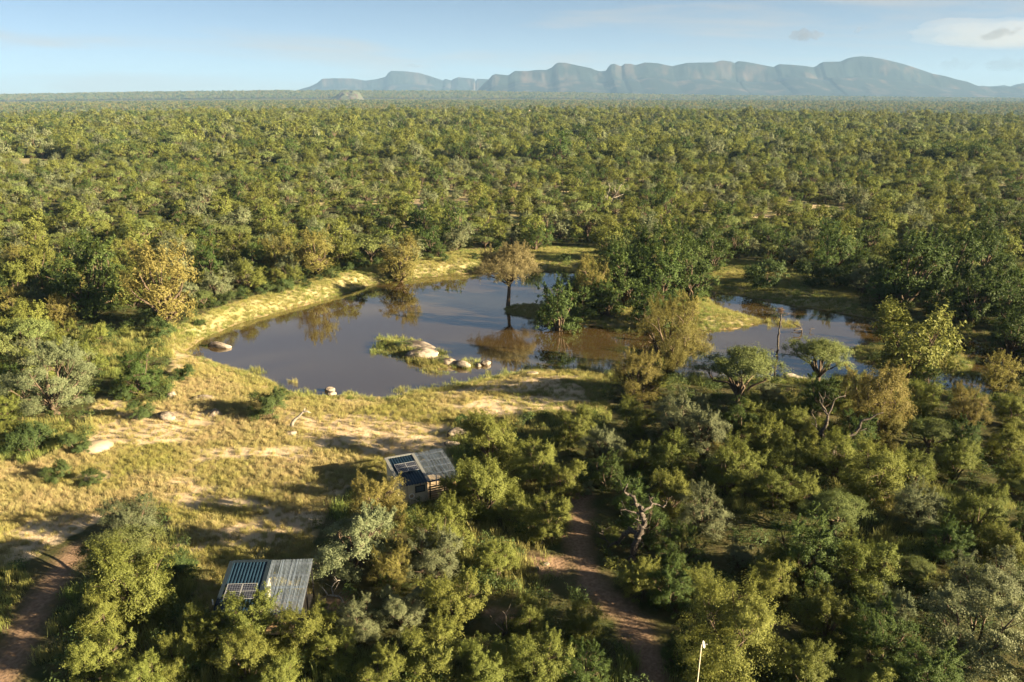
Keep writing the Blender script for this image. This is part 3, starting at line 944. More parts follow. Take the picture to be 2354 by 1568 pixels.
def grow_tree(sp, seed, nl=None, ls=1.0, wood=True):
    """leaf quads, their tint, and the wood mesh builder of one tree of kind SP"""
    q = SPEC[sp]; r = np.random.default_rng(seed)
    H, R, b = q['H'], q['R'], q['base']
    zb, zt = b * H, H
    zc, hz = (zb + zt) / 2, (zt - zb) / 2
    # lobes make the uneven outline
    nL = q['lobes']
    th = np.arange(nL) * 2.399 + r.uniform(0, 6.28)
    rr = np.sqrt((np.arange(nL) + 0.5) / nL) * 0.70 * R * r.uniform(0.75, 1.2, nL)
    lr = q['lr'] * R * r.uniform(0.7, 1.2, nL)
    lx, ly = rr * np.cos(th), rr * np.sin(th)
    if sp in 'BF':                         # spreading crown: lobes in a domed sheet, the rim hanging lower
        rr *= 1.08; lx, ly = rr * np.cos(th), rr * np.sin(th)
        dome = np.sqrt(np.clip(1 - (rr / R) ** 2 * 0.95, 0.05, 1))
        lz = zb + (zt - zb) * ((0.10 if sp == 'F' else 0.22) + (0.76 if sp == 'F' else 0.64) * dome * r.uniform(0.6, 1.0, nL)) - lr * 0.2
    else:                                  # bushy crown: lobes all round from the foot to the top
        u = r.permutation((np.arange(nL) + 0.5) / nL) * 0.80 + 0.08
        prof = np.sqrt(np.clip(1 - ((u - 0.42) / 0.66) ** 2, 0.05, 1))
        rr = prof * R * r.uniform(0.42, 0.74, nL)
        lr = lr * (0.75 + 0.35 * prof)
        lx, ly = rr * np.cos(th), rr * np.sin(th)
        lz = zb + (zt - zb) * u
    lob = np.stack([lx, ly, lz], -1)
    # clumps sit on the lobes' skins
    nC = q['clumps']
    li = r.integers(0, nL, nC)
    d = norm(r.normal(size=(nC, 3))); d[:, 2] = np.where(d[:, 2] < -0.45, -d[:, 2], d[:, 2])
    cc = lob[li] + d * (lr[li] * r.uniform(0.55, 1.05, nC))[:, None] * np.array([1, 1, q['flat']])
    cc[:, 2] = np.clip(cc[:, 2], max(zb * 0.8, 0.25), zt * 1.02)
    # leaves
    n_ = int(nl or q['leaves'] * (3.8 if ls == 1.0 else 7.5)); ls = ls if nl else 0.66 * ls
    ci = r.integers(0, nC, n_)
    ctint = r.uniform(0, 1, nC)
    csz = r.uniform(0.6, 1.35, nC)
    g = r.normal(size=(n_, 3)) * 0.55
    g[:, 2] *= 0.65
    pos = cc[ci] + g * (q['cr'] * csz[ci])[:, None]
    if q['droop']:
        hang = r.random(n_) < 0.45
        edge = np.clip(np.hypot(cc[ci, 0], cc[ci, 1]) / R, 0.2, 1.2)
        pos[:, 2] -= hang * r.random(n_) ** 1.3 * q['droop'] * 1.5 * edge
        pos[:, 0:2] = np.where((hang & (g[:, 2] < 0))[:, None], cc[ci, :2] + g[:, :2] * 0.35 * q['cr'], pos[:, 0:2])
    nS = q['shoots']
    if nS:
        k = int(n_ * 0.10)
        top = np.argsort(-cc[:, 2] - r.uniform(0, 1.2, nC))[: max(nS, 1)]
        si = r.choice(top, k)
        lean = norm(np.stack([cc[:, 0] * 0.10, cc[:, 1] * 0.10, np.full(nC, 0.7)], -1) + r.normal(size=(nC, 3)) * 0.22)
        t = r.random(k)
        ln = r.uniform(0.5, 1.15, nC) * (0.32 * R)
        pos[:k] = cc[si] + lean[si] * (t * ln[si])[:, None] + r.normal(size=(k, 3)) * 0.07
        ci[:k] = si
    pos[:, 2] = np.maximum(pos[:, 2], 0.05)
    outw = norm(pos - np.array([0, 0, zc - hz * 0.4]))
    nr = norm(outw * 0.75 + norm(pos - cc[ci]) * 0.35 + r.normal(size=(n_, 3)) * 0.42 + np.array([0, 0, 0.15]))
    tg = norm(np.cross(nr, r.normal(size=(n_, 3))))
    if q['droop']:
        tg = norm(tg + np.array([0, 0, -0.9]) * q['droop'])
    bt = norm(np.cross(nr, tg))
    s = q['s'] * ls * r.uniform(0.65, 1.4, n_)[:, None]; w = q['w'] * ls * r.uniform(0.7, 1.3, n_)[:, None]
    curl = nr * s * 0.12
    V = np.stack([pos - tg * s * 0.5 - bt * w * 0.5, pos - tg * s * 0.5 + bt * w * 0.5 + curl, pos + tg * s * 0.5], 1).reshape(-1, 3)
    F = np.arange(n_ * 3).reshape(-1, 3)
    tint = np.clip(0.12 + 0.42 * ctint[ci] + 0.38 * r.random(n_), 0, 1)
    m = None
    if wood:
        m = MB()
        ns = q['stems']
        fork = np.array([r.uniform(-.1, .1), r.uniform(-.1, .1), max(zb * 0.85, 0.25)])
        tr_ = 0.050 * H * (0.75 if ns > 3 else 1.0)
        if sp == 'F':
            fork = np.array([0.35, 0.1, 4.4]); tr_ = 0.34
        if zb > 0.3 or sp == 'F':
            mid = fork * 0.5 + np.array([r.uniform(-.12, .12), r.uniform(-.12, .12), 0])
            m.tube([(0, 0, -0.35), (0, 0, 0.05), mid, fork], [tr_ * 1.35, tr_ * 1.05, tr_ * 0.85, tr_ * 0.75], 8)
        for j in range(nL):
            st = fork if zb > 0.3 or sp == 'F' else np.array([r.uniform(-.2, .2), r.uniform(-.2, .2), -0.2])
            e = lob[j]
            k1 = st + (e - st) * 0.4 + r.normal(size=3) * 0.10 * R * 0.5 + np.array([0, 0, 0.05 * H])
            k2 = st + (e - st) * 0.75 + r.normal(size=3) * 0.07 * R * 0.5
            m.tube([st, k1, k2, e], [tr_ * 0.50, tr_ * 0.36, tr_ * 0.25, tr_ * 0.14], 5, False)
            mine = np.where(li == j)[0]
            for t_ in mine[: 5 if nl is None else 2]:
                a0 = k2 if t_ % 2 else e
                mm = (a0 + cc[t_]) / 2 + r.normal(size=3) * 0.08
                m.tube([a0, mm, cc[t_]], [tr_ * 0.16, tr_ * 0.10, tr_ * 0.05], 4, False)
    return V, F, tint, m


PROTO = {}


def proto(sp, var, lod):
    key = (sp, var, lod)
    if key not in PROTO:
        seed = 100 + 'ABCDEFG'.index(sp) * 20 + var
        n0 = SPEC[sp]['leaves']
        if lod == 0:
            V, F, T, m = grow_tree(sp, seed)
        elif lod == 2:
            V, F, T, m = grow_tree(sp, seed, None, 0.68)
        else:
            V, F, T, m = grow_tree(sp, seed, int(n0 * 1.1), 1.1)
        PROTO[key] = (mesh_np('crown_' + sp, V, F, (LEAF[sp],), tint=T), m.mesh('trunk_' + sp, BARK, True))
    return PROTO[key]


NVAR = {'A': 4, 'B': 3, 'C': 3, 'D': 3, 'E': 3, 'F': 1, 'G': 2}
NAME = {'A': ('bushy_tree', 'tree'), 'B': ('feathery_tree', 'tree'), 'C': ('golden_tree', 'tree'), 'D': ('leafy_tree', 'tree'),
        'E': ('silvery_tree', 'tree'), 'F': ('acacia_tree', 'tree'), 'G': ('shrub', 'shrub')}
TREES = []      # every tree placed singly: dict(obj, sp, x, y, R, H, px, py, label)


def place(sp, x, y, R, label=None, hs=1.0, z=None, rz=None):
    q = SPEC[sp]
    s = R / q['R']
    var = int(RNG.integers(0, NVAR[sp]))
    dist = math.hypot(x, y)
    lod = 0 if dist < 112 or sp == 'F' else 1
    if lod == 0 and s > 1.15 and sp in 'ACE' and dist < 130:
        lod, var = 2, var % 2
    cr, tk = proto(sp, var, lod)
    gz = g1(x, y) if z is None else z
    k = 0.85 if sp != 'F' else 1.0
    root = empty(NAME[sp][0], (x, y, gz), RNG.uniform(0, 6.28) if rz is None else rz, (s, s, s * hs))
    obj('crown', cr, root); obj('trunk', tk, root)
    cpx, cpy = proj(x, y, gz + q['H'] * s * hs * (0.5 + q['base'] / 2))
    tag(root, label, NAME[sp][1])
    TREES.append(dict(o=root, sp=sp, x=x, y=y, R=R, H=q['H'] * s * hs, px=float(cpx), py=float(cpy), label=label))
    return root


def hero(sp, cx, cy, w, label=None, hs=1.0):
    """a tree whose crown is seen centred on (cx, cy), w wide"""
    q = SPEC[sp]; z = 3.0
    for _ in range(6):
        p = P(cx, cy, z)
        dep = p[1] * CP - (z - CAM_H) * SP
        R = w / 2 / FPX * dep * (1.03 if cx > 1440 and cy > 880 else 0.94)
        H = q['H'] * R / q['R'] * hs
        z = g1(p[0], p[1]) + H * (0.5 + q['base'] / 2)
    return place(sp, p[0], p[1], R, label, hs)


HERO = [
    # around the lower hut and along the lower edge
    ('E', 303, 1202, 150, None, 0.8), ('B', 277, 1262, 205), ('A', 298, 1342, 215), ('A', 235, 1420, 125), ('A', 228, 1512, 155), ('A', 410, 1510, 120),
    ('A', 575, 1430, 165), ('A', 480, 1440, 120), ('A', 1046, 1134, 96), ('A', 565, 1520, 165), ('A', 690, 1468, 150), ('A', 640, 1560, 130), ('A', 330, 1560, 120), ('G', 405, 1300, 95),
    ('C', 866, 1160, 152), ('E', 815, 1247, 205), ('A', 1012, 1225, 160), ('A', 1108, 1122, 165), ('E', 1000, 1280, 150), ('A', 1143, 1287, 118),
    ('A', 1260, 1192, 122), ('C', 900, 1306, 112), ('E', 825, 1425, 120), ('E', 925, 1402, 128), ('A', 1045, 1378, 165), ('A', 985, 1502, 170),
    ('A', 1120, 1530, 150), ('A', 1235, 1515, 165), ('A', 1215, 1425, 120), ('A', 1345, 1442, 120), ('E', 1350, 1122, 40), ('A', 1395, 1237, 66),
    ('A', 1472, 1330, 112), ('D', 1540, 1350, 112), ('A', 870, 1545, 130), ('A', 775, 1500, 120), ('D', 1340, 1540, 120), ('A', 740, 1420, 80),
    # the thicket on the right of the path
    ('A', 1675, 1462, 262), ('A', 1780, 1322, 120), ('E', 1700, 1275, 74), ('D', 1850, 1268, 168), ('B', 1925, 1172, 142), ('E', 2110, 1167, 122),
    ('A', 2250, 1182, 130), ('A', 1680, 1078, 138), ('A', 1785, 1122, 108), ('E', 1612, 1175, 118), ('A', 2010, 1092, 155), ('B', 2105, 1312, 92),
    ('A', 1990, 1315, 158), ('E', 2262, 1345, 180), ('E', 2240, 1448, 225), ('A', 2335, 1098, 90), ('A', 1900, 1420, 150), ('D', 2020, 1470, 160),
    ('A', 1850, 1535, 150), ('D', 2130, 1555, 160), ('A', 1990, 1560, 130), ('D', 1480, 1200, 110), ('D', 1560, 1270, 110), ('A', 1600, 1345, 100),
    ('A', 2310, 1260, 110), ('D', 2180, 1250, 100), ('A', 1540, 1130, 110), ('D', 1450, 1145, 90), ('D', 1560, 1500, 90),
    # along the near shore
    ('C', 1540, 785, 182), ('B', 1702, 852, 208), ('B', 1885, 818, 168), ('A', 2105, 765, 205, None, 1.1), ('C', 1470, 868, 140), ('A', 1455, 962, 90),
    ('E', 1560, 962, 132), ('A', 1130, 1014, 150), ('A', 1320, 985, 110), ('E', 1385, 1025, 122), ('E', 1620, 990, 130), ('A', 1760, 1010, 100),
    ('A', 1820, 975, 85), ('A', 1830, 1035, 90), ('C', 2010, 925, 165), ('C', 2035, 992, 92), ('B', 2140, 995, 112), ('C', 2225, 935, 92),
    ('C', 2300, 862, 96), ('A', 2325, 945, 74), ('A', 2315, 1022, 92), ('A', 1930, 1050, 110), ('A', 2200, 1060, 110), ('A', 1540, 1055, 110),
    ('A', 1225, 1065, 120), ('A', 1300, 1105, 105), ('A', 1180, 1170, 90), ('A', 1720, 950, 90), ('A', 1940, 905, 100), ('A', 2100, 1080, 100), ('D', 1395, 1085, 90),
    ('A', 1460, 1065, 90), ('A', 2120, 920, 90),
    # wooded spit
    ('D', 1285, 680, 118, None, 1.15), ('C', 1362, 655, 96, None, 1.3), ('D', 1445, 645, 136), ('D', 1515, 635, 150), ('D', 1590, 635, 136), ('D', 1500, 690, 125),
    ('D', 1560, 585, 140), ('D', 1640, 580, 100), ('C', 1580, 700, 78), ('D', 1425, 605, 100), ('D', 1480, 580, 110), ('D', 1400, 690, 80), ('D', 1335, 694, 84), ('D', 1310, 668, 84), ('D', 1380, 680, 92),
    # beyond the channel
    ('D', 2090, 620, 175), ('D', 2190, 605, 150), ('D', 2262, 578, 120), ('D', 1920, 572, 104), ('G', 1757, 632, 104), ('G', 1860, 632, 90), ('G', 1925, 638, 80),
    ('E', 1825, 580, 78), ('D', 2320, 690, 125), ('D', 2285, 645, 120), ('D', 2030, 660, 90), ('D', 2240, 690, 120), ('D', 2330, 770, 110), ('D', 2150, 680, 90), ('E', 1985, 640, 80),
    # far bank
    ('C', 920, 574, 108), ('E', 1047, 552, 62), ('D', 1230, 548, 60), ('C', 375, 655, 195), ('C', 322, 595, 84), ('D', 200, 645, 185), ('E', 405, 592, 115),
    ('E', 535, 578, 66), ('C', 640, 588, 90), ('C', 725, 582, 112), ('D', 580, 600, 80), ('D', 480, 600, 80), ('G', 805, 590, 62), ('D', 820, 600, 40), ('D', 1150, 575, 40), ('D', 1010, 575, 40),
    # left of the meadow
    ('E', 115, 868, 218), ('D', 320, 860, 106), ('A', 205, 822, 82), ('A', 75, 735, 96), ('A', 25, 645, 92), ('A', 30, 770, 100), ('G', 70, 1010, 120), ('G', 170, 1018, 80),
    ('A', 20, 935, 80), ('A', 225, 770, 60), ('A', 20, 1000, 80),
    # bushes on the meadow and the bank
    ('G', 620, 930, 112), ('G', 525, 714, 44), ('G', 657, 678, 46), ('G', 765, 653, 44), ('G', 648, 705, 30), ('G', 425, 857, 52), ('G', 617, 663, 36),
    ('G', 320, 945, 70), ('G', 375, 770, 60), ('G', 700, 600, 40), ('G', 460, 756, 34), ('G', 285, 905, 50), ('G', 1190, 690, 26), ('G', 985, 590, 26), ('G', 590, 652, 40),
    ('G', 560, 700, 26), ('G', 600, 688, 30), ('G', 705, 662, 28), ('G', 735, 668, 22), ('G', 800, 640, 34), ('G', 838, 632, 26), ('G', 870, 622, 30), ('G', 955, 618, 24), ('G', 500, 735, 30), ('G', 1020, 600, 28), ('G', 1090, 590, 26), ('G', 1300, 600, 28),
    ('G', 130, 1085, 70), ('G', 210, 1100, 60), ('G', 350, 735, 60), ('G', 885, 608, 30), ('G', 1060, 965, 34),
]
for h_ in HERO:
    hero(*h_)
SPECIAL = {(620, 930): 'dark spiny shrub alone in the meadow beside the pond shore',
           (1540, 785): 'golden drooping tree at the water where pond and channel meet',
           (2105, 765): 'broad drooping tree on the grassy islet in the channel',
           (115, 868): 'big silvery tree with a wide round crown at the meadow edge',
           (375, 655): 'tall golden tree at the near end of the grassy bank',
           (920, 574): 'tall drooping gold-green tree standing alone on the far bank',
           (1230, 548): 'bright round green tree on the far bank behind the lone acacia',
           (1885, 818): 'umbrella-shaped tree with open branches by the channel log',
           (1702, 852): 'wide feathery green tree between the golden tree and the umbrella tree',
           (815, 1247): 'pale silvery tree with bare white twigs between the two huts',
           (1675, 1462): 'large olive tree right behind the white antenna pole'}
for (cx, cy), lb in SPECIAL.items():
    i = [k for k, h_ in enumerate(HERO) if (h_[1], h_[2]) == (cx, cy)][0]
    TREES[i]['label'] = lb; TREES[i]['o']['label'] = lb
# the lone acacia on the tip of the spit
ap = G(1167, 706)
place('F', ap[0], ap[1], 7.4, 'lone tan acacia with hanging twigs on the grassy tip of the spit', 0.76, rz=0.6)

# fill the bush: singly out to the limit of about three hundred, the rest as one wood
HB = [(-9.5, 66.0), (-18.5, 46.5)]


def blocked(x, y, r):
    """places where no tree stands"""
    z = ground(x, y)
    px, py = proj(x, y, z)
    bad = in_poly(px, py, CLEAR_PX) | any_poly(px, py, GAP_PX)
    nr = (y < 320) & (np.abs(x) < 205)
    bad |= nr & any_poly(px, py, [BANK_PX, SPIT_PX, MEADOW_PX])
    d = np.full(x.shape, 60.0); d[nr] = water_sd(x[nr], y[nr])
    bad |= d < 1.5 + 0.5 * r
    bad |= np.minimum(seg_dist(x, y, PATH, False) - 1.0, seg_dist(x, y, TRACK, False) - 2.2) < r * 0.75
    bad |= in_poly(px, py, [(-400, 940), (450, 960), (1440, 880), (1440, 1090), (1640, 1200), (1640, 1800), (-400, 1800)]) & (y < 150) & (y > 20)
    bad |= in_poly(px, py, [(190, 735), (480, 720), (480, 960), (190, 960)]) & (y < 150)
    bad |= in_poly(px, py, [(1230, 735), (2320, 735), (2320, 905), (1960, 905), (1230, 900)]) & (y < 150)
    bad |= (px > 1300) & (py > 900) & (r > 2.5) & (y < 150)
    bad |= hut_clear(x, y, r * 0.8 + 0.3)
    # the slopes looking on to the roofs stay low
    for hx, hy, a, W, D in HUTS:
        bad |= (np.abs(x - hx * y / hy) < W * 0.6 + r) & (y < hy) & (y > hy - 9)
    return bad, z, px, py


def scatter(y0, y1, spacing, margin, seed):
    r = np.random.default_rng(seed)
    out = []
    y = y0
    while y < y1:
        sp = spacing(y)
        half = y * 0.66 + margin
        n_ = int(2 * half / sp)
        x = -half + (np.arange(n_) + r.random(n_)) * 2 * half / n_
        out.append(np.stack([x, y + (r.random(n_) - 0.5) * sp * 1.6], -1))
        y += sp * 0.86
    return np.concatenate(out)


KINDS = np.array(list('AABBCDEEAAAB'))
pts = scatter(44, 460, lambda y: 4.6 + 0.004 * y, 14, 3)
rad = RNG.uniform(1.7, 4.0, len(pts)) * np.where(RNG.random(len(pts)) < 0.25, 0.65, 1.0)
bad, zz, ppx, ppy = blocked(pts[:, 0], pts[:, 1], rad)
TX = np.array([[t['x'], t['y'], t['R']] for t in TREES])
order = np.argsort(pts[:, 1])
cellg = {}
for t in TX:
    cellg.setdefault((int(t[0] // 8), int(t[1] // 8)), []).append(tuple(t))
kept = []
for i in order:
    if bad[i]:
        continue
    x, y = pts[i]; R = rad[i]
    ok = True
    for a in (-1, 0, 1):
        for b_ in (-1, 0, 1):
            for (tx, ty, tr) in cellg.get((int(x // 8) + a, int(y // 8) + b_), ()):
                if math.hypot(x - tx, y - ty) < (R + tr) * 0.66:
                    ok = False
    if ok:
        cellg.setdefault((int(x // 8), int(y // 8)), []).append((x, y, R))
        kept.append(i)
kept = np.array(kept)
inframe = (ppx[kept] > -60) & (ppx[kept] < 2413) & (ppy[kept] < 1640)
N_SINGLE = 296
singles = []; rest = []
ntree = sum(t['sp'] != 'G' for t in TREES)
for k, i in enumerate(kept):
    if inframe[k] and ntree < N_SINGLE:
        ntree += 1
        kd = str(RNG.choice(KINDS))
        if 0 < pts[i, 0] and pts[i, 1] < 190 and RNG.random() < 0.35:
            kd = 'D'
        place(kd, pts[i, 0], pts[i, 1], rad[i], None, RNG.uniform(0.9, 1.2))
    else:
        rest.append(i)
rest = np.array(rest)

# ------------------------------------------------------------------ masses: the far wood, grass, undergrowth
def mass(name, label, pts, which, rots, scales, protos):
    """one object whose many plants are copied from PROTOS (lists of meshes) on to points"""
    me = bpy.data.meshes.new(name)
    me.vertices.add(len(pts)); me.vertices.foreach_set('co', np.asarray(pts, np.float32).ravel())
    a = me.attributes.new('pick', 'INT', 'POINT'); a.data.foreach_set('value', np.asarray(which, np.int32))
    a = me.attributes.new('turn', 'FLOAT_VECTOR', 'POINT'); a.data.foreach_set('vector', np.asarray(rots, np.float32).ravel())
    a = me.attributes.new('size', 'FLOAT_VECTOR', 'POINT'); a.data.foreach_set('vector', np.asarray(scales, np.float32).ravel())
    o = obj(name, me)
    ng = bpy.data.node_groups.new(name, 'GeometryNodeTree')
    ng.interface.new_socket('Geometry', in_out='INPUT', socket_type='NodeSocketGeometry')
    ng.interface.new_socket('Geometry', in_out='OUTPUT', socket_type='NodeSocketGeometry')
    N, L = ng.nodes, ng.links
    gi = N.new('NodeGroupInput'); go = N.new('NodeGroupOutput'); jn = N.new('GeometryNodeJoinGeometry')

    def attr(nm, ty):
        x = N.new('GeometryNodeInputNamedAttribute'); x.data_type = ty; x.inputs['Name'].default_value = nm; return x.outputs['Attribute']
    pk, tn, sz = attr('pick', 'INT'), attr('turn', 'FLOAT_VECTOR'), attr('size', 'FLOAT_VECTOR')
    for k, pm in enumerate(protos):
        po = bpy.data.objects.new(name, pm)
        oi = N.new('GeometryNodeObjectInfo'); oi.inputs['Object'].default_value = po; oi.inputs['As Instance'].default_value = False
        cmp_ = N.new('FunctionNodeCompare'); cmp_.data_type = 'INT'; cmp_.operation = 'EQUAL'
        L.new(pk, cmp_.inputs[2]); cmp_.inputs[3].default_value = k
        ip = N.new('GeometryNodeInstanceOnPoints')
        L.new(gi.outputs[0], ip.inputs['Points']); L.new(oi.outputs['Geometry'], ip.inputs['Instance'])
        L.new(cmp_.outputs[0], ip.inputs['Selection']); L.new(tn, ip.inputs['Rotation']); L.new(sz, ip.inputs['Scale'])
        L.new(ip.outputs[0], jn.inputs[0])
    L.new(jn.outputs[0], go.inputs[0])
    md = o.modifiers.new('spread', 'NODES'); md.node_group = ng
    return tag(o, label, kind='stuff')


def far_proto(sp, seed, nleaf, ls):
    V, F, T, m = grow_tree(sp, seed, nleaf, ls, wood=nleaf > 300)
    if m is not None:
        v2 = np.concatenate(m.v); f2 = [f for f in m.f if len(f) == 4]
        V2 = np.concatenate([V, v2]); f2 = np.array(f2); f2 = np.concatenate([f2[:, [0, 1, 2]], f2[:, [0, 2, 3]]]); F2 = np.concatenate([F, f2 + len(V)])
        return mesh_np('wood_tree', V2, F2, (LEAF[sp], BARK), np.r_[np.zeros(len(F)), np.ones(len(f2))], tint=np.r_[T, np.zeros(len(f2))])
    return mesh_np('wood_tree', V, F, (LEAF[sp],), tint=T)


MIX = list('AABBBDEAEBAABEAD')
PR1 = [far_proto(s, 300 + i, 2600, 1.9) for i, s in enumerate(MIX)]
PR2 = [far_proto(s, 400 + i, 800, 3.3) for i, s in enumerate('AABBADEAEBAA')]
PR3 = [far_proto(s, 500 + i, 140, 8.0) for i, s in enumerate('ABDEC')]
R_of = [SPEC[s]['R'] for s in MIX] + [SPEC[s]['R'] for s in 'AABBADEAEBAA'] + [SPEC[s]['R'] for s in 'ABDEC']
P1 = pts[rest]; r1 = rad[rest]


def far_pts(y0, y1, spacing, margin, seed, gaps=True):
    p = scatter(y0, y1, spacing, margin, seed)
    z = ground(p[:, 0], p[:, 1])
    a, b = proj(p[:, 0], p[:, 1], z)
    k = np.ones(len(p), bool)
    if gaps:
        k &= ~any_poly(a, b, GAP_PX)
        k &= fbm(p[:, 0] * 0.012 + 9, p[:, 1] * 0.012, 3) > 0.36
    return p[k]


P2 = far_pts(460, 1560, lambda y: 6.2 + 0.0030 * (y - 460), 40, 11)
P3 = far_pts(2150, 5700, lambda y: 13 + 0.0035 * (y - 2100), 60, 12, False)
P4 = far_pts(6900, 8250, lambda y: 26, 60, 13, False)
rr2 = np.random.default_rng(21)
r2 = rr2.uniform(2.0, 5.6, len(P2)) * np.where(rr2.random(len(P2)) < 0.10, 1.45, 1.0)
r3 = rr2.uniform(4.0, 8.0, len(P3)); r4 = rr2.uniform(7, 13, len(P4))
pk1 = rr2.integers(0, 16, len(P1)); pk2 = 16 + rr2.integers(0, 12, len(P2))
pk2 = np.where(P2[:, 1] < 620, rr2.integers(0, 16, len(P2)), pk2)
pk3 = 28 + rr2.integers(0, 5, len(P3)); pk4 = 28 + rr2.integers(0, 5, len(P4))
AP = np.concatenate([P1, P2, P3, P4]); AR = np.concatenate([r1, r2, r3, r4]); AK = np.concatenate([pk1, pk2, pk3, pk4])
AZ = ground(AP[:, 0], AP[:, 1])
S = AR / np.array(R_of)[AK]
hsc = rr2.uniform(0.7, 1.3, len(S)) * np.where(AP[:, 1] > 2000, 0.8, 1.0)
tag(mass('woodland', 'unbroken bushveld woodland running to the horizon', np.c_[AP, AZ], AK,
         np.c_[np.zeros((len(S), 2)), rr2.uniform(0, 6.28, len(S))], np.c_[S, S, S * hsc], PR1 + PR2 + PR3), kind='stuff')


def tuft(seed, n_, h, spread, width, mat, lean=0.35):
    r = np.random.default_rng(seed)
    b = np.c_[r.normal(size=(n_, 2)) * spread, np.zeros(n_)]
    a = r.uniform(0, 6.28, n_); ln = r.uniform(0.1, 1.0, n_) * lean
    hh = h * r.uniform(0.5, 1.15, n_)
    dr = np.c_[np.cos(a), np.sin(a), np.zeros(n_)]
    sd_ = np.c_[-np.sin(a + r.normal(size=n_)), np.cos(a), np.zeros(n_)]
    w = width * r.uniform(0.6, 1.4, n_)[:, None]
    mid = b + dr * (ln * hh * 0.35)[:, None] + np.c_[np.zeros((n_, 2)), hh * 0.6]
    top = b + dr * (ln * hh)[:, None] + np.c_[np.zeros((n_, 2)), hh]
    V = np.stack([b - sd_ * w, b + sd_ * w, mid + sd_ * w * 0.9, mid - sd_ * w * 0.9, top + sd_ * w * 0.35, top - sd_ * w * 0.35], 1).reshape(-1, 3)
    i = np.arange(n_)[:, None] * 6
    F = np.concatenate([i + [0, 1, 2, 3], i + [3, 2, 4, 5]])
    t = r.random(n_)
    return mesh_np('tuft', V, F, (mat,), tint=np.r_[t * 0.7, 0.3 + t * 0.7])


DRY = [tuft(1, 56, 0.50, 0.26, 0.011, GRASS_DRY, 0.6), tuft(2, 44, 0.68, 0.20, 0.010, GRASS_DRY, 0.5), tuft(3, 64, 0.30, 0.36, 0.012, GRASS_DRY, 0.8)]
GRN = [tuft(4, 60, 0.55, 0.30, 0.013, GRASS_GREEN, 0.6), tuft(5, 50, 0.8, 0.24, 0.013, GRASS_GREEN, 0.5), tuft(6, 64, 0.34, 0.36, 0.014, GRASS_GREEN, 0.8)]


def grid_pts(x0, x1, y0, y1, dens, seed):
    r = np.random.default_rng(seed); n_ = int((x1 - x0) * (y1 - y0) * dens)
    return np.c_[r.uniform(x0, x1, n_), r.uniform(y0, y1, n_)], r


def in_view(a, b, m=60): return (a > -m) & (a < 2353 + m) & (b < 1568 + m)


def put(name, label, p, r, prot, lo, hi):
    z = ground(p[:, 0], p[:, 1]) - 0.02
    s = r.uniform(lo, hi, len(p))
    return mass(name, label, np.c_[p, z], r.integers(0, len(prot), len(p)),
                np.c_[r.normal(size=(len(p), 2)) * 0.08, r.uniform(0, 6.28, len(p))], np.c_[s, s, s * r.uniform(0.8, 1.3, len(p))], prot)


# dry grass of the meadow
p, r = grid_pts(-62, 26, 40, 112, 14.0, 31)
z = ground(p[:, 0], p[:, 1]); a, b = proj(p[:, 0], p[:, 1], z)
wd = water_sd(p[:, 0], p[:, 1])
sn = fbm(p[:, 0] * 0.10 + 40, p[:, 1] * 0.22, 4) + 0.09 * in_poly(a, b, SHORE_SAND)
pdn = np.minimum(seg_dist(p[:, 0], p[:, 1], PATH, False) - 0.9, seg_dist(p[:, 0], p[:, 1], TRACK, False) - 1.9)
lsh = in_poly(a, b, [(1150, 920), (1400, 850), (1400, 960), (1180, 960)])
ok = in_poly(a, b, CLEAR_PX) & in_view(a, b) & (wd > -0.25) & (pdn > 0) & ~hut_clear(p[:, 0], p[:, 1], 0.15)
ok &= r.random(len(p)) < np.clip(1.15 - 1.5 * sstep(0.48, 0.70, sn - 0.06 * lsh - 0.10 * (wd < 0.8)), 0.2, 1.0)
gz = ok & ((wd < 1.6) | lsh) & (r.random(len(p)) < 0.6)
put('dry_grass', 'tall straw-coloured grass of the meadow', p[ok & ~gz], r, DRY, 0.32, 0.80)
# green grass at the waterside, on the bank, spit, islet and channel meadow
q, r = grid_pts(-75, 105, 92, 215, 5.5, 32)
z = ground(q[:, 0], q[:, 1]); a, b = proj(q[:, 0], q[:, 1], z); wd = water_sd(q[:, 0], q[:, 1])
ok2 = (any_poly(a, b, [BANK_PX, SPIT_PX, MEADOW_PX]) | (np.abs(wd - 1.2) < 1.6) | in_poly(q[:, 0], q[:, 1], ISLE) | in_poly(q[:, 0], q[:, 1], ISLE2)) & in_view(a, b) & (wd > -0.15)
ok2 &= ~(in_poly(a, b, CLEAR_PX) & ((wd > 1.2) | (r.random(len(q)) < 0.5))) & ~in_poly(a, b, [(905, 786), (960, 790), (1004, 812), (1080, 838), (1040, 842), (960, 828), (925, 808)])
GP = np.concatenate([p[gz], q[ok2]])
put('green_grass', 'lush green grass along the water and on the bank', GP, r, GRN[::2] + GRN[:1] + DRY[:1], 0.4, 0.85)
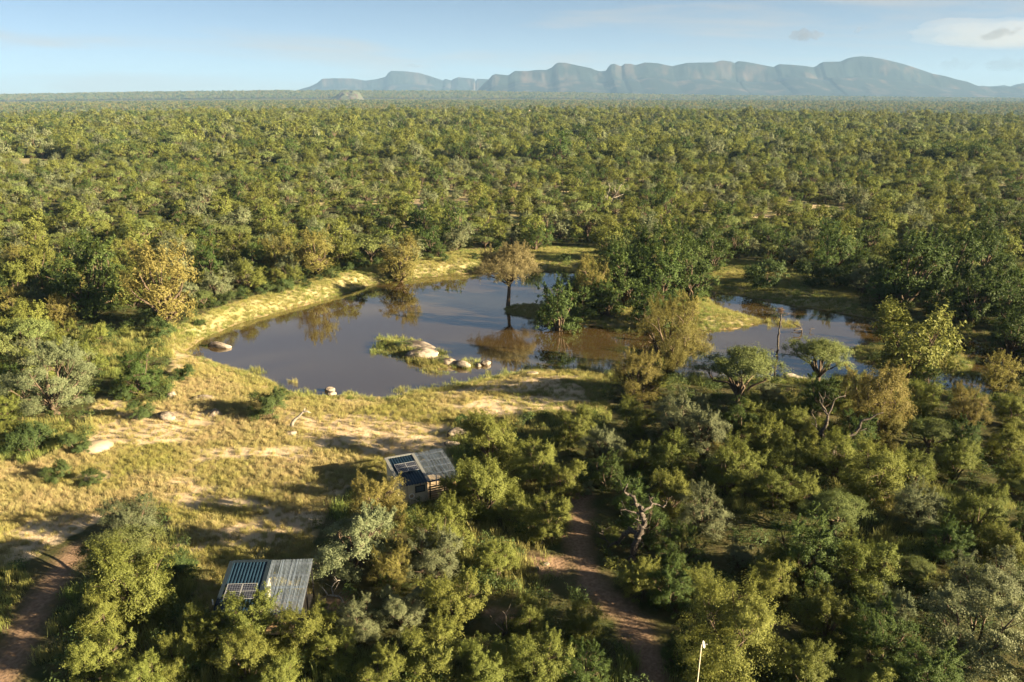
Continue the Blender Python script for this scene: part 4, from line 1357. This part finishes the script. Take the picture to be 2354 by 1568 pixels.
# sparse reeds standing in the shallows
w_, r = grid_pts(-40, 70, 94, 135, 2.2, 33)
wd = water_sd(w_[:, 0], w_[:, 1]); a, b = proj(w_[:, 0], w_[:, 1], np.zeros(len(w_)))
okr = (wd < 0.2) & (wd > -2.6) & (vnoise(w_[:, 0] * 0.33, w_[:, 1] * 0.33) > 0.60)
okr |= in_poly(a, b, [(930, 900), (1040, 874), (1170, 850), (1170, 866), (1040, 892)]) & (r.random(len(w_)) < 0.4)
okr |= in_poly(a, b, [(1648, 700), (1700, 712), (1830, 742), (1850, 755), (1760, 745), (1690, 728)]) & (r.random(len(w_)) < 0.9)
mass('reeds', 'thin reeds standing in the shallow water', np.c_[w_[okr], np.full(okr.sum(), -0.15)], r.integers(0, 3, okr.sum()),
     np.c_[np.zeros((okr.sum(), 2)), r.uniform(0, 6.28, okr.sum())], np.repeat(r.uniform(0.6, 1.2, okr.sum())[:, None], 3, 1), GRN)
# undergrowth and grass under the trees
UN = [far_proto('G', 601, 260, 1.9), far_proto('G', 602, 260, 1.9), far_proto('A', 603, 240, 2.6), far_proto('D', 604, 240, 2.6)]
u, r = grid_pts(-150, 150, 36, 250, 0.34, 34)
z = ground(u[:, 0], u[:, 1]); a, b = proj(u[:, 0], u[:, 1], z); wd = water_sd(u[:, 0], u[:, 1])
pdn = np.minimum(seg_dist(u[:, 0], u[:, 1], PATH, False) - 0.9, seg_dist(u[:, 0], u[:, 1], TRACK, False) - 1.9)
free = ~in_poly(a, b, CLEAR_PX) & ~any_poly(a, b, [BANK_PX, SPIT_PX, MEADOW_PX] + GAP_PX + EARTH_PX) & (wd > 0.8) & (pdn > 0.7) & in_view(a, b, 150) & ~hut_clear(u[:, 0], u[:, 1], 0.8)
k = free & (r.random(len(u)) < 0.75)
uk = u[k]; nk = len(uk)
su = r.uniform(0.22, 0.62, nk); pku = r.integers(0, 4, nk); su = np.where(pku > 1, su * 0.42, su)
mass('undergrowth', 'low leafy undergrowth between the trees', np.c_[uk, ground(uk[:, 0], uk[:, 1])], pku,
     np.c_[np.zeros((nk, 2)), r.uniform(0, 6.28, nk)], np.repeat(su[:, None], 3, 1), UN)
v, r = grid_pts(-75, 80, 36, 125, 2.4, 35)
z = ground(v[:, 0], v[:, 1]); a, b = proj(v[:, 0], v[:, 1], z); wd = water_sd(v[:, 0], v[:, 1])
pdn = np.minimum(seg_dist(v[:, 0], v[:, 1], PATH, False) - 0.9, seg_dist(v[:, 0], v[:, 1], TRACK, False) - 1.6)
k = ~in_poly(a, b, CLEAR_PX) & (wd > 0.5) & (pdn > 0.1) & in_view(a, b) & ~hut_clear(v[:, 0], v[:, 1], 0.3) & ~(any_poly(a, b, EARTH_PX) & (r.random(len(v)) < 0.85))
k &= fbm(v[:, 0] * 0.12, v[:, 1] * 0.12, 3) > np.where(a > 1400, 0.56, 0.42)
put('understorey_grass', 'green and straw grass growing under the trees', v[k], r, GRN, 0.6, 1.3)


# ------------------------------------------------------------------ rocks
def rock_mesh(seed, rough=0.16, cut=True):
    r = np.random.default_rng(seed)
    v = ICO3.copy()
    o_ = r.uniform(0, 50, 3)
    n_ = (fbm(v[:, 0] * 1.3 + o_[0] + v[:, 2], v[:, 1] * 1.3 + o_[1] - v[:, 2], 4) - 0.5)
    v = v * (1 + 2 * rough * n_)[:, None]
    for _ in range(5 if cut else 0):               # broken, flat faces
        d = norm(r.normal(size=3)); lim = r.uniform(0.5, 0.8)
        e = np.maximum(v @ d - lim, 0); v = v - np.outer(e * 0.85, d)
    return mesh_np('rock', v, ICO3F, (ROCK,), smooth=True)


def rock(px, py, w, h, label, seed, deep=0.8, yaw=0.0, group=None, sink=0.36, z=None, rough=0.16):
    """a boulder whose foot is seen at (px, py), w wide and h high in the view"""
    p = G(px, py) if z is None else P(px, py, z)
    dep = p[1] * CP - (p[2] - CAM_H) * SP
    sx_ = w / 2 / FPX * dep; sz = max(h / FPX * dep * 0.52, 0.12); sy = sx_ * deep
    o = obj('boulder', rock_mesh(seed, rough), None, (p[0], p[1] + sy * 0.6, p[2] + sz * (1 - 2 * sink) * 0.55), (0, 0, yaw))
    o.scale = (sx_, sy, sz)
    return tag(o, label, 'rock', group)


RI = 'boulders of the rocky islet'
rock(958, 804, 122, 26, 'long sloping slab along the far side of the rocky islet', 1, 0.40, -0.40, RI, z=0.35, rough=0.08)
rock(967, 822, 82, 31, 'rounded pink boulder in the middle of the rocky islet', 2, 0.62, -0.1, RI, z=0.3, rough=0.10)
rock(1010, 833, 46, 17, 'small broken slab on the rocky islet beside the rounded pink boulder', 3, 0.6, -0.3, RI, z=0.2)
rock(1030, 838, 56, 20, 'low smooth slab on the rocky islet between two other slabs', 4, 0.5, -0.4, RI, z=0.2, rough=0.1)
rock(1055, 841, 60, 20, 'tapering slab at the tip of the rocky islet', 5, 0.42, -0.45, RI, z=0.2, rough=0.1)
rock(1098, 843, 24, 12, 'jagged pale rock off the tip of the rocky islet', 6, 0.8, 0, RI, z=0.02)
rock(1117, 840, 28, 16, 'round brown rock beside the jagged pale rock in the pond', 7, 0.8, 0.4, RI, z=0.02)
rock(502, 799, 62, 22, 'long grey boulder lying at the water under the grassy bank', 8, 0.45, -0.25, z=0.05, rough=0.08)
rock(757, 899, 26, 14, 'pale cracked rock at the near shore, back one of two', 9, 0.7, 0, 'pair of rocks at the near shore', z=0.1)
rock(760, 909, 26, 13, 'pale cracked rock at the near shore, front one of two', 10, 0.7, 0.3, 'pair of rocks at the near shore', z=0.1)
rock(378, 964, 54, 24, 'pale sloping rock in the grass below the dark round tree', 11, 0.6, -0.5, 'rocks in the meadow')
rock(490, 958, 42, 26, 'rounded brown rock in the meadow west of the spiny shrub', 12, 0.8, 0.2, 'rocks in the meadow')
rock(465, 920, 48, 16, 'flat white rock in the grass behind the rounded brown rock', 13, 0.6, -0.1, 'rocks in the meadow')
rock(392, 914, 22, 26, 'upright tan rock beside the dark round tree', 14, 0.8, 0, 'rocks in the meadow')
rock(1224, 862, 34, 13, 'grey rock half hidden in green grass on the near shore', 15, 0.6, 0)
rock(1050, 1004, 52, 30, 'large grey rock slab behind the bush next to the upper hut', 16, 0.7, 0.3, 'grey slabs behind the upper hut')
rock(1036, 1026, 42, 16, 'lower grey slab in front of the large grey slab', 17, 0.7, 0.1, 'grey slabs behind the upper hut')
rock(668, 1000, 30, 16, 'small brown rock beside the bleached driftwood', 18, 0.7, 0.4)
rock(1233, 1310, 13, 12, 'small white stone under the tree beside the dirt path', 19, 0.8, 0, 'stones beside the dirt path')
rock(1254, 1300, 20, 9, 'brown and white stone close to the dirt path', 20, 0.7, 0.5, 'stones beside the dirt path')
rock(1243, 1250, 14, 9, 'whitish stone under the forked tree by the dirt path', 21, 0.8, 0.3, 'stones beside the dirt path')
rock(856, 551, 20, 8, 'pale rock in the bush behind the drooping far bank tree', 22, 0.7, 0)
# sunlit boulders standing out of the far wood, and the rocky hill on the skyline
for k_, (a_, b_, w__, h__, lb) in enumerate([(1194, 266, 16, 6, 'far tan boulders poking out of the wood, lower heap'), (1214, 266, 17, 13, 'far tan rock tower poking out of the wood, taller one')]):
    Yd = 1180.0 + 25 * k_
    c_ = PY(a_, b_, Yd)
    gz_ = g1(c_[0], Yd)
    top = PY(a_, b_ - h__, Yd)[2]
    o_ = obj('boulder', rock_mesh(40 + k_), None, (c_[0], Yd, (gz_ + top) / 2)); o_.scale = (w__ / 2 / FPX * Yd, 5, (top - gz_) / 2 * 1.1)
    tag(o_, lb, 'rock', 'tan rocks in the far wood')


def koppie():
    D = 6500.0
    n_, m_ = 120, 40
    xs = np.linspace(-1, 1, n_); ts = np.linspace(-1, 1, m_)
    A, B = np.meshgrid(xs, ts)
    px_ = 812 + A * 62
    prof = np.interp(A, [-1, -0.75, -0.4, -0.1, 0.15, 0.45, 0.62, 0.72, 0.85, 1], [0, 0.12, 0.32, 0.72, 1.0, 0.97, 0.80, 0.45, 0.12, 0])
    base = g1((812 - 1176.5) / FPX * D, D) - 6
    htop = PY(812, 209.5, D)[2]
    x = (px_ - 1176.5) / FPX * D * 1.03
    y = D + B * 150
    nz_ = fbm(x * 0.035, y * 0.035, 5)
    z = base + (htop - base) * prof * np.sqrt(np.clip(1 - B * B, 0, 1)) * (0.72 + 0.5 * nz_)
    i = np.arange(n_ * m_).reshape(m_, n_)
    me = mesh_np('rocky_hill', np.stack([x, y, z], -1).reshape(-1, 3), np.stack([i[:-1, :-1], i[:-1, 1:], i[1:, 1:], i[1:, :-1]], -1).reshape(-1, 4), (HILLM,))
    tag(obj('rocky_hill', me), 'rocky hill with bare tan rock faces on the skyline', kind='structure')


HILLM = bpy.data.materials.new('hill_rock')
n, l = nodes_of(HILLM); bb = n['Principled BSDF']; bb.inputs['Roughness'].default_value = 0.95
t_ = n.new('ShaderNodeTexCoord'); z_ = n.new('ShaderNodeTexNoise'); z_.inputs['Scale'].default_value = 0.03; z_.inputs['Detail'].default_value = 7
l.new(t_.outputs['Object'], z_.inputs['Vector'])
r_ = n.new('ShaderNodeValToRGB'); r_.color_ramp.elements[0].position = 0.48; r_.color_ramp.elements[0].color = (0.05, 0.06, 0.03, 1)
r_.color_ramp.elements[1].position = 0.58; r_.color_ramp.elements[1].color = (0.060, 0.045, 0.035, 1)
l.new(z_.outputs['Fac'], r_.inputs[0]); l.new(r_.outputs[0], bb.inputs['Base Color'])
koppie()
# heap of pale sand
sp_ = G(222, 1030)
v = ICO3.copy(); v[:, 2] = np.maximum(v[:, 2], -0.2); v *= (1 + 0.25 * (fbm(v[:, 0] * 2 + 5, v[:, 1] * 2, 3) - 0.5))[:, None]
so_ = obj('sand_heap', mesh_np('sand_heap', v, ICO3F, (simple('pale_sand', (0.34, 0.275, 0.20), 0.95, 0.1, var=0.12, scale=3, bump=0.4),), smooth=True), None, (sp_[0], sp_[1], sp_[2]), (0, 0, 0.3))
so_.scale = (1.7, 1.5, 0.75)
tag(so_, 'heap of pale sand at the edge of the meadow', 'sand heap')


# ------------------------------------------------------------------ dead wood
def limbs(root, base, paths, conv, mat, seed, spread=0.25):
    """each path: (part name, radius at foot, radius at tip, points as seen); points keep their true height above BASE"""
    r = np.random.default_rng(seed)
    dep = base[1] * CP - (base[2] - CAM_H) * SP
    start = {}
    for nm, r0, r1, ptsv in paths:
        q_ = [conv(*a) for a in ptsv]
        key = ptsv[0]
        off = start.get(key, 0.0)
        W_ = []
        o2 = off
        for j, (a, b_) in enumerate(q_):
            W_.append(PY(a, b_, base[1] + o2) - np.array(base))
            start.setdefault(ptsv[j], o2)
            if nm != 'trunk':
                o2 += r.normal() * spread
        W_ = np.array(W_)
        m_ = MB(); nn = len(W_)
        # finer, knotty course
        tt = np.linspace(0, nn - 1, (nn - 1) * 3 + 1)
        F_ = np.stack([np.interp(tt, np.arange(nn), W_[:, c]) for c in range(3)], -1)
        rd = np.interp(tt, [0, nn - 1], [r0, r1]) * r.uniform(0.88, 1.15, len(tt))
        F_[1:-1] += r.normal(size=(len(tt) - 2, 3)) * rd[1:-1, None] * 0.25
        m_.tube(F_, rd, 8 if r0 > 0.1 else 5)
        if nm != 'trunk' and nn > 2:
            for _ in range(4):
                j = r.integers(len(tt) // 3, len(tt)); d_ = norm(r.normal(size=3) + np.array([0, 0, 0.3])); L_ = r.uniform(0.3, 0.9)
                k1 = F_[j] + d_ * L_ * 0.5; k2 = F_[j] + d_ * L_ + r.normal(size=3) * 0.12
                m_.tube([F_[j], k1, k2], [max(rd[j] * 0.4, 0.012), 0.014, 0.007], 4)
        m_.build(nm, mat, root, smooth=True)


def c1(u, v_): return ((2300 + u / 3.92) / 1.7408, (1900 + v_ / 3.92) / 1.7408)
def c2(u, v_): return ((3150 + u / 3.92) / 1.7408, (1500 + v_ / 3.92) / 1.7408)
def c3(u, v_): return ((3000 + u / 5.227) / 1.7408, (1200 + v_ / 5.227) / 1.7408)
def c5(u, v_): return ((800 + u / 4.28) / 1.7408, (2150 + v_ / 4.28) / 1.7408)
def cd(u, v_): return (u, v_)


b1 = G(*c1(880, 1420))
T1 = empty('dead_tree', b1); tag(T1, 'twisted grey dead tree with broken limbs beside the dirt path', 'dead tree')
limbs(T1, b1, [
    ('trunk', 0.30, 0.17, [(880, 1440), (885, 1340), (930, 1180), (960, 1000), (1000, 930), (1060, 800), (1085, 700), (1050, 620), (1030, 550), (1050, 520)]),
    ('branch', 0.22, 0.08, [(1000, 930), (930, 900), (860, 850), (800, 920), (720, 990), (680, 1070), (600, 1080), (550, 1090), (520, 1180), (480, 1180), (440, 1120)]),
    ('branch', 0.05, 0.02, [(520, 1180), (522, 1260), (522, 1370)]), ('branch', 0.05, 0.02, [(480, 1180), (400, 1130), (385, 1200)]),
    ('branch', 0.06, 0.02, [(550, 1090), (480, 1020), (390, 985), (370, 900)]), ('branch', 0.04, 0.02, [(480, 1020), (430, 930), (440, 880)]),
    ('branch', 0.16, 0.04, [(1050, 520), (990, 490), (940, 450), (930, 345), (860, 320), (775, 280), (770, 240), (800, 200), (825, 140)]),
    ('branch', 0.08, 0.07, [(940, 450), (880, 477)]), ('branch', 0.10, 0.03, [(1050, 620), (960, 600), (880, 580), (790, 545), (700, 555)]),
    ('branch', 0.11, 0.04, [(1030, 550), (1075, 565), (1130, 535), (1190, 500), (1210, 455), (1270, 455), (1340, 490), (1380, 510), (1430, 470), (1435, 410)]),
    ('branch', 0.07, 0.03, [(1210, 455), (1165, 375), (1225, 355)]), ('branch', 0.05, 0.02, [(960, 1000), (1070, 1080), (1060, 1220)]),
    ('branch', 0.05, 0.015, [(1060, 800), (1010, 780), (960, 740), (915, 760), (960, 830)]), ('branch', 0.05, 0.02, [(1085, 700), (1000, 720), (985, 640)]),
    ('branch', 0.05, 0.02, [(1000, 720), (940, 680)]), ('branch', 0.05, 0.02, [(1085, 700), (1120, 730), (1130, 775)]), ('branch', 0.04, 0.015, [(1060, 800), (1075, 870), (1095, 925)]),
    ('branch', 0.04, 0.015, [(1000, 930), (975, 830), (1000, 770), (1030, 800)]), ('branch', 0.04, 0.015, [(930, 900), (885, 820)])], c1, DEADWOOD, 51)
b2 = G(*c2(620, 1440))
T2 = empty('dead_tree', b2); tag(T2, 'forked dead tree with a burnt stump rising from yellowish thicket', 'dead tree')
limbs(T2, b2, [
    ('trunk', 0.28, 0.13, [(610, 1440), (590, 1250), (580, 1180), (600, 1090), (550, 1000), (530, 930), (545, 880), (600, 800), (630, 700), (635, 640)]),
    ('trunk', 0.26, 0.05, [(650, 1440), (680, 1260), (720, 1150), (800, 1060), (900, 980), (1070, 920), (1130, 820), (1160, 720), (1300, 680), (1400, 620), (1500, 590)]),
    ('branch', 0.11, 0.03, [(635, 640), (580, 580), (540, 490), (500, 390)]), ('branch', 0.09, 0.03, [(635, 640), (600, 560), (545, 480), (550, 390), (590, 340), (590, 270)]),
    ('branch', 0.05, 0.02, [(550, 390), (490, 270)]), ('branch', 0.10, 0.03, [(635, 640), (700, 500), (740, 380), (800, 350), (910, 325)]),
    ('branch', 0.09, 0.03, [(530, 930), (450, 810), (370, 760)]), ('branch', 0.07, 0.02, [(450, 810), (440, 700), (380, 600), (395, 540)]),
    ('branch', 0.16, 0.10, [(610, 1440), (560, 1300), (540, 1200), (510, 1130)]), ('branch', 0.06, 0.03, [(540, 1200), (545, 1110), (470, 1070)]),
    ('branch', 0.05, 0.02, [(1070, 920), (1130, 880), (1240, 840)]), ('branch', 0.05, 0.02, [(1130, 820), (1060, 880), (1000, 910)]), ('branch', 0.04, 0.02, [(900, 980), (1000, 1000)])], c2, DEADWOOD, 52)
b3 = P(1787, 822, -0.6)
T3 = empty('dead_tree', b3); tag(T3, 'tall bare dead trunk standing in the channel water', 'dead tree')
limbs(T3, b3, [
    ('trunk', 0.18, 0.08, [(568, 1210), (570, 1100), (580, 850), (600, 700), (630, 530), (655, 340), (645, 265)]),
    ('branch', 0.06, 0.02, [(655, 340), (520, 300), (390, 270)]), ('branch', 0.06, 0.05, [(655, 340), (760, 325), (820, 290)]), ('branch', 0.03, 0.015, [(760, 325), (850, 310), (930, 330), (955, 390)]),
    ('branch', 0.04, 0.02, [(630, 530), (570, 565), (530, 575)]), ('branch', 0.04, 0.02, [(570, 1100), (500, 1060), (420, 1035)]), ('branch', 0.05, 0.02, [(645, 265), (580, 250), (520, 225)])], c3, DEADWOOD, 53, 0.15)
nb_ = PY(*c3(645, 222), b3[1])
m_ = MB(); rn = np.random.default_rng(4)
for k_ in range(70):
    a_ = rn.uniform(0, 6.28); rr_ = rn.uniform(0.12, 0.42); z__ = rn.uniform(-0.35, 0.35)
    p0 = np.array([rr_ * math.cos(a_), rr_ * math.sin(a_), z__]); d0 = norm(np.array([-math.sin(a_), math.cos(a_), rn.normal() * 0.4]) + rn.normal(size=3) * 0.4)
    m_.tube([p0 - d0 * 0.28, p0 + d0 * 0.28], 0.022, 4)
tag(m_.build('nest', simple('nest_sticks', (0.13, 0.09, 0.065), 0.9, 0.1, var=0.4), None, loc=nb_), 'dark stick nest on top of the bare trunk in the water', 'nest')
b4 = P(*c3(1050, 700), -0.1)
T4 = empty('fallen_branch', b4); tag(T4, 'dead branches sticking out of the channel water behind the umbrella-shaped tree', 'dead branch')
limbs(T4, b4, [('branch', 0.12, 0.04, [(1080, 700), (1080, 620), (1060, 570), (960, 530), (910, 500), (925, 440)]), ('branch', 0.13, 0.09, [(1080, 620), (1010, 625), (920, 642)]),
    ('branch', 0.08, 0.03, [(1080, 700), (1030, 670), (870, 690), (880, 740)]), ('branch', 0.04, 0.02, [(870, 690), (845, 650)]), ('branch', 0.07, 0.03, [(1250, 680), (1280, 605), (1350, 608)]), ('branch', 0.03, 0.02, [(910, 500), (870, 450)])], c3, DEADWOOD, 54)
b5 = G(790, 1400)
T5 = empty('dead_branch', b5); tag(T5, 'bleached bare branch sticking up beside the lower hut', 'dead branch')
limbs(T5, b5, [('branch', 0.10, 0.03, [(2450, 1130), (2400, 1040), (2354, 1010), (2290, 995), (2200, 990), (2150, 940), (2090, 850)]), ('branch', 0.05, 0.025, [(2290, 995), (2250, 880), (2300, 790), (2354, 740), (2400, 735)]),
    ('branch', 0.04, 0.015, [(2200, 990), (2130, 1015), (2050, 1080), (2010, 1065)])], c5, PALEWOOD, 55, 0.1)
b6 = G(671, 982)
T6 = empty('driftwood', b6); tag(T6, 'bleached forked driftwood log propped up in the meadow', 'driftwood')
limbs(T6, b6, [('trunk', 0.20, 0.11, [(669, 980), (676, 968), (687, 956), (697, 947)]), ('branch', 0.10, 0.04, [(697, 947), (700, 939)]), ('branch', 0.09, 0.05, [(697, 947), (706, 945), (714, 949)]), ('branch', 0.08, 0.03, [(676, 968), (668, 974), (664, 985)])], cd, PALEWOOD, 56, 0.1)
b7 = G(1850, 872)
T7 = empty('fallen_log', b7); tag(T7, 'pale fallen log lying by the channel under the umbrella-shaped tree', 'log')
limbs(T7, b7, [('trunk', 0.30, 0.14, [(1800, 861), (1830, 866), (1860, 873), (1900, 880), (1925, 872)]), ('branch', 0.12, 0.05, [(1860, 873), (1872, 890), (1880, 896)]), ('branch', 0.12, 0.06, [(1830, 866), (1832, 880)])], cd, PALEWOOD, 57, 0.1)
b8 = np.array([*PY(1403, 478, 262)[:2], 0.0]); b8[2] = g1(b8[0], b8[1])
T8 = empty('dead_tree', b8); tag(T8, 'bare grey dead tree standing in the middle of the wood', 'dead tree')
limbs(T8, b8, [('trunk', 0.45, 0.2, [(1404, 492), (1402, 478), (1398, 466), (1394, 458)]), ('branch', 0.22, 0.06, [(1398, 466), (1408, 455), (1416, 446), (1424, 430), (1428, 424)]), ('branch', 0.2, 0.06, [(1394, 458), (1388, 448), (1380, 444)]),
    ('branch', 0.2, 0.05, [(1394, 458), (1397, 444), (1402, 430), (1398, 422)]), ('branch', 0.16, 0.05, [(1408, 455), (1420, 452), (1432, 447)]), ('branch', 0.14, 0.05, [(1402, 478), (1390, 472), (1378, 470)]), ('branch', 0.12, 0.05, [(1416, 446), (1412, 436), (1414, 428)])], cd, PALEWOOD, 58, 1.0)
b9 = G(1745, 1110)
T9 = empty('dead_branch', b9); tag(T9, 'crooked dead branch poking out of the crowns behind the silvery tree', 'dead branch')
limbs(T9, b9, [('branch', 0.10, 0.04, [(1751, 1110), (1749, 1095), (1745, 1083), (1742, 1074)]), ('branch', 0.03, 0.02, [(1745, 1083), (1748, 1076)])], cd, DEADWOOD, 59, 0.05)
b10 = G(1160, 1470)
T10 = empty('dead_shrub', b10); tag(T10, 'grey leafless shrub among olive bushes below the dirt patch', 'dead shrub')
limbs(T10, b10, [('stem', 0.05, 0.015, [(1155, 1462), (1165 + dx_, 1450 - abs(dx_) * 0.1), (1162 + dx_ * 2.2, 1438 - dy_), (1160 + dx_ * 3, 1430 - dy_)]) for dx_, dy_ in ((-9, 2), (-5, 14), (0, 22), (4, 10), (9, 16), (13, 4))], cd, DEADWOOD, 60, 0.4)

# ------------------------------------------------------------------ antenna pole
Yp = 40.0
tipp = PY(1612, 1482, Yp)
gp = g1(tipp[0], Yp)
AN = empty('antenna_pole', (tipp[0], Yp, gp)); tag(AN, 'thin white pole carrying a small grid dish antenna', 'antenna pole')
m_ = MB(); hp = tipp[2] - gp
m_.tube([(-0.12, 0, -0.3), (-0.06, 0, hp * 0.5), (0, 0, hp)], 0.032, 8); m_.build('pole', simple('cream_pole', (0.62, 0.55, 0.42), 0.5, 0.4, var=0.05), AN)
m_ = MB()
Rd = 0.20
dn = norm(np.array([0.85, -0.35, 0.35])); e1 = norm(np.cross(dn, [0, 0, 1.0])); e2 = np.cross(e1, dn)
cdp = np.array([0.09, -0.05, hp + 0.06])


def dish_pt(a_, b_): return cdp + e1 * a_ + e2 * b_ + dn * 0.9 * (a_ * a_ + b_ * b_)


for s__ in np.linspace(-0.17, 0.17, 11):
    hh_ = math.sqrt(max(Rd * Rd - s__ * s__, 0))
    m_.tube([dish_pt(s__, t) for t in np.linspace(-hh_, hh_, 7)], 0.006, 4)
m_.build('grid', WHITE, AN)
m_ = MB(); m_.tube([dish_pt(Rd * math.cos(t), Rd * math.sin(t)) for t in np.linspace(0, 6.2832, 25)], 0.011, 5, False); m_.build('rim', WHITE, AN)
m_ = MB(); m_.tube([cdp, cdp + dn * 0.2], 0.008, 5); m_.tube([cdp + dn * 0.18, cdp + dn * 0.24], 0.025, 8); m_.build('feed_horn', WHITE, AN)

# ------------------------------------------------------------------ names for the many trees, each from what it stands beside
MARKS = [('the upper hut', 965, 1075), ('the lower hut', 605, 1350), ('the lone acacia', 1168, 610), ('the rocky islet', 965, 810), ('the twisted dead tree', 1450, 1220),
         ('the forked dead tree', 1905, 1000), ('the nest trunk', 1790, 760), ('the antenna pole', 1610, 1500), ('the driftwood', 690, 960), ('the sand heap', 222, 1020),
         ('the wooded spit', 1510, 620), ('the grassy islet', 2105, 850), ('the bare dead tree', 1404, 455), ('the domed peak', 1985, 135), ('the flat mesa', 935, 168),
         ('the rocky hill', 812, 212), ('the channel log', 1860, 873), ('the long bank boulder', 502, 790), ('the golden drooping tree', 1540, 785), ('the big silvery tree', 115, 865), ('the tall golden tree', 375, 650),
         ('the bright round tree', 1230, 548), ('the tall far-bank tree', 920, 574), ('the umbrella tree', 1890, 815), ('the spiny shrub', 620, 930), ('the tan rock tower', 1214, 262), ('the channel meadow', 1800, 655), ('the near shore rocks', 758, 900)]
COLOR = {'A': 'olive-green bushy tree', 'B': 'feathery green tree', 'C': 'golden-olive tree', 'D': 'dark leafy tree', 'E': 'silvery green tree', 'G': 'low dark shrub'}
ORD = ['first', 'second', 'third', 'fourth', 'fifth', 'sixth', 'seventh', 'eighth', 'ninth', 'tenth', 'eleventh', 'twelfth', 'thirteenth', 'fourteenth', 'fifteenth',
       'sixteenth', 'seventeenth', 'eighteenth', 'nineteenth', 'twentieth']
bins = {}
for t in TREES:
    if t['label']:
        continue
    ds = sorted((math.hypot(t['px'] - a, (t['py'] - b_)), nm, a, b_) for nm, a, b_ in MARKS if 'peak' not in nm and 'mesa' not in nm and 'hill' not in nm and 'tower' not in nm)
    d0, nm, a, b_ = ds[0]
    va = math.atan2(t['py'] - b_, t['px'] - a)
    best = min((abs((math.atan2(y2 - b_, x2 - a) - va + math.pi) % (2 * math.pi) - math.pi), n2) for n2, x2, y2 in MARKS if n2 != nm)
    bins.setdefault((nm, best[1], t['sp'] + ('' if t['sp'] != 'D' or t['R'] < 3.0 else '+')), []).append((d0, t, best[0]))
for (nm, n2, spx), lst in bins.items():
    lst.sort(key=lambda e: e[0])
    for k_, (d0, t, dev) in enumerate(lst):
        w2 = 'towards' if dev < 0.9 else 'away from'
        o_ = t['o']
        lead = COLOR[t['sp']] if t['sp'] != 'D' else ('big dark tree' if t['R'] >= 3.0 else 'small dark tree')
        if len(lst) == 1:
            o_['label'] = f"{lead}, sole one from {nm} towards {n2}"
        else:
            o_['label'] = f"{lead}, {ORD[min(k_, 19)]} from {nm} towards {n2}"
        if k_ > 19:
            o_['label'] += ' onwards'
for t in TREES:
    if t['sp'] != 'F':
        t['o']['group'] = 'shrubs of the meadow and banks' if t['sp'] == 'G' else 'trees of the bush'
print('TREES', len(TREES), 'woodland', len(AP))
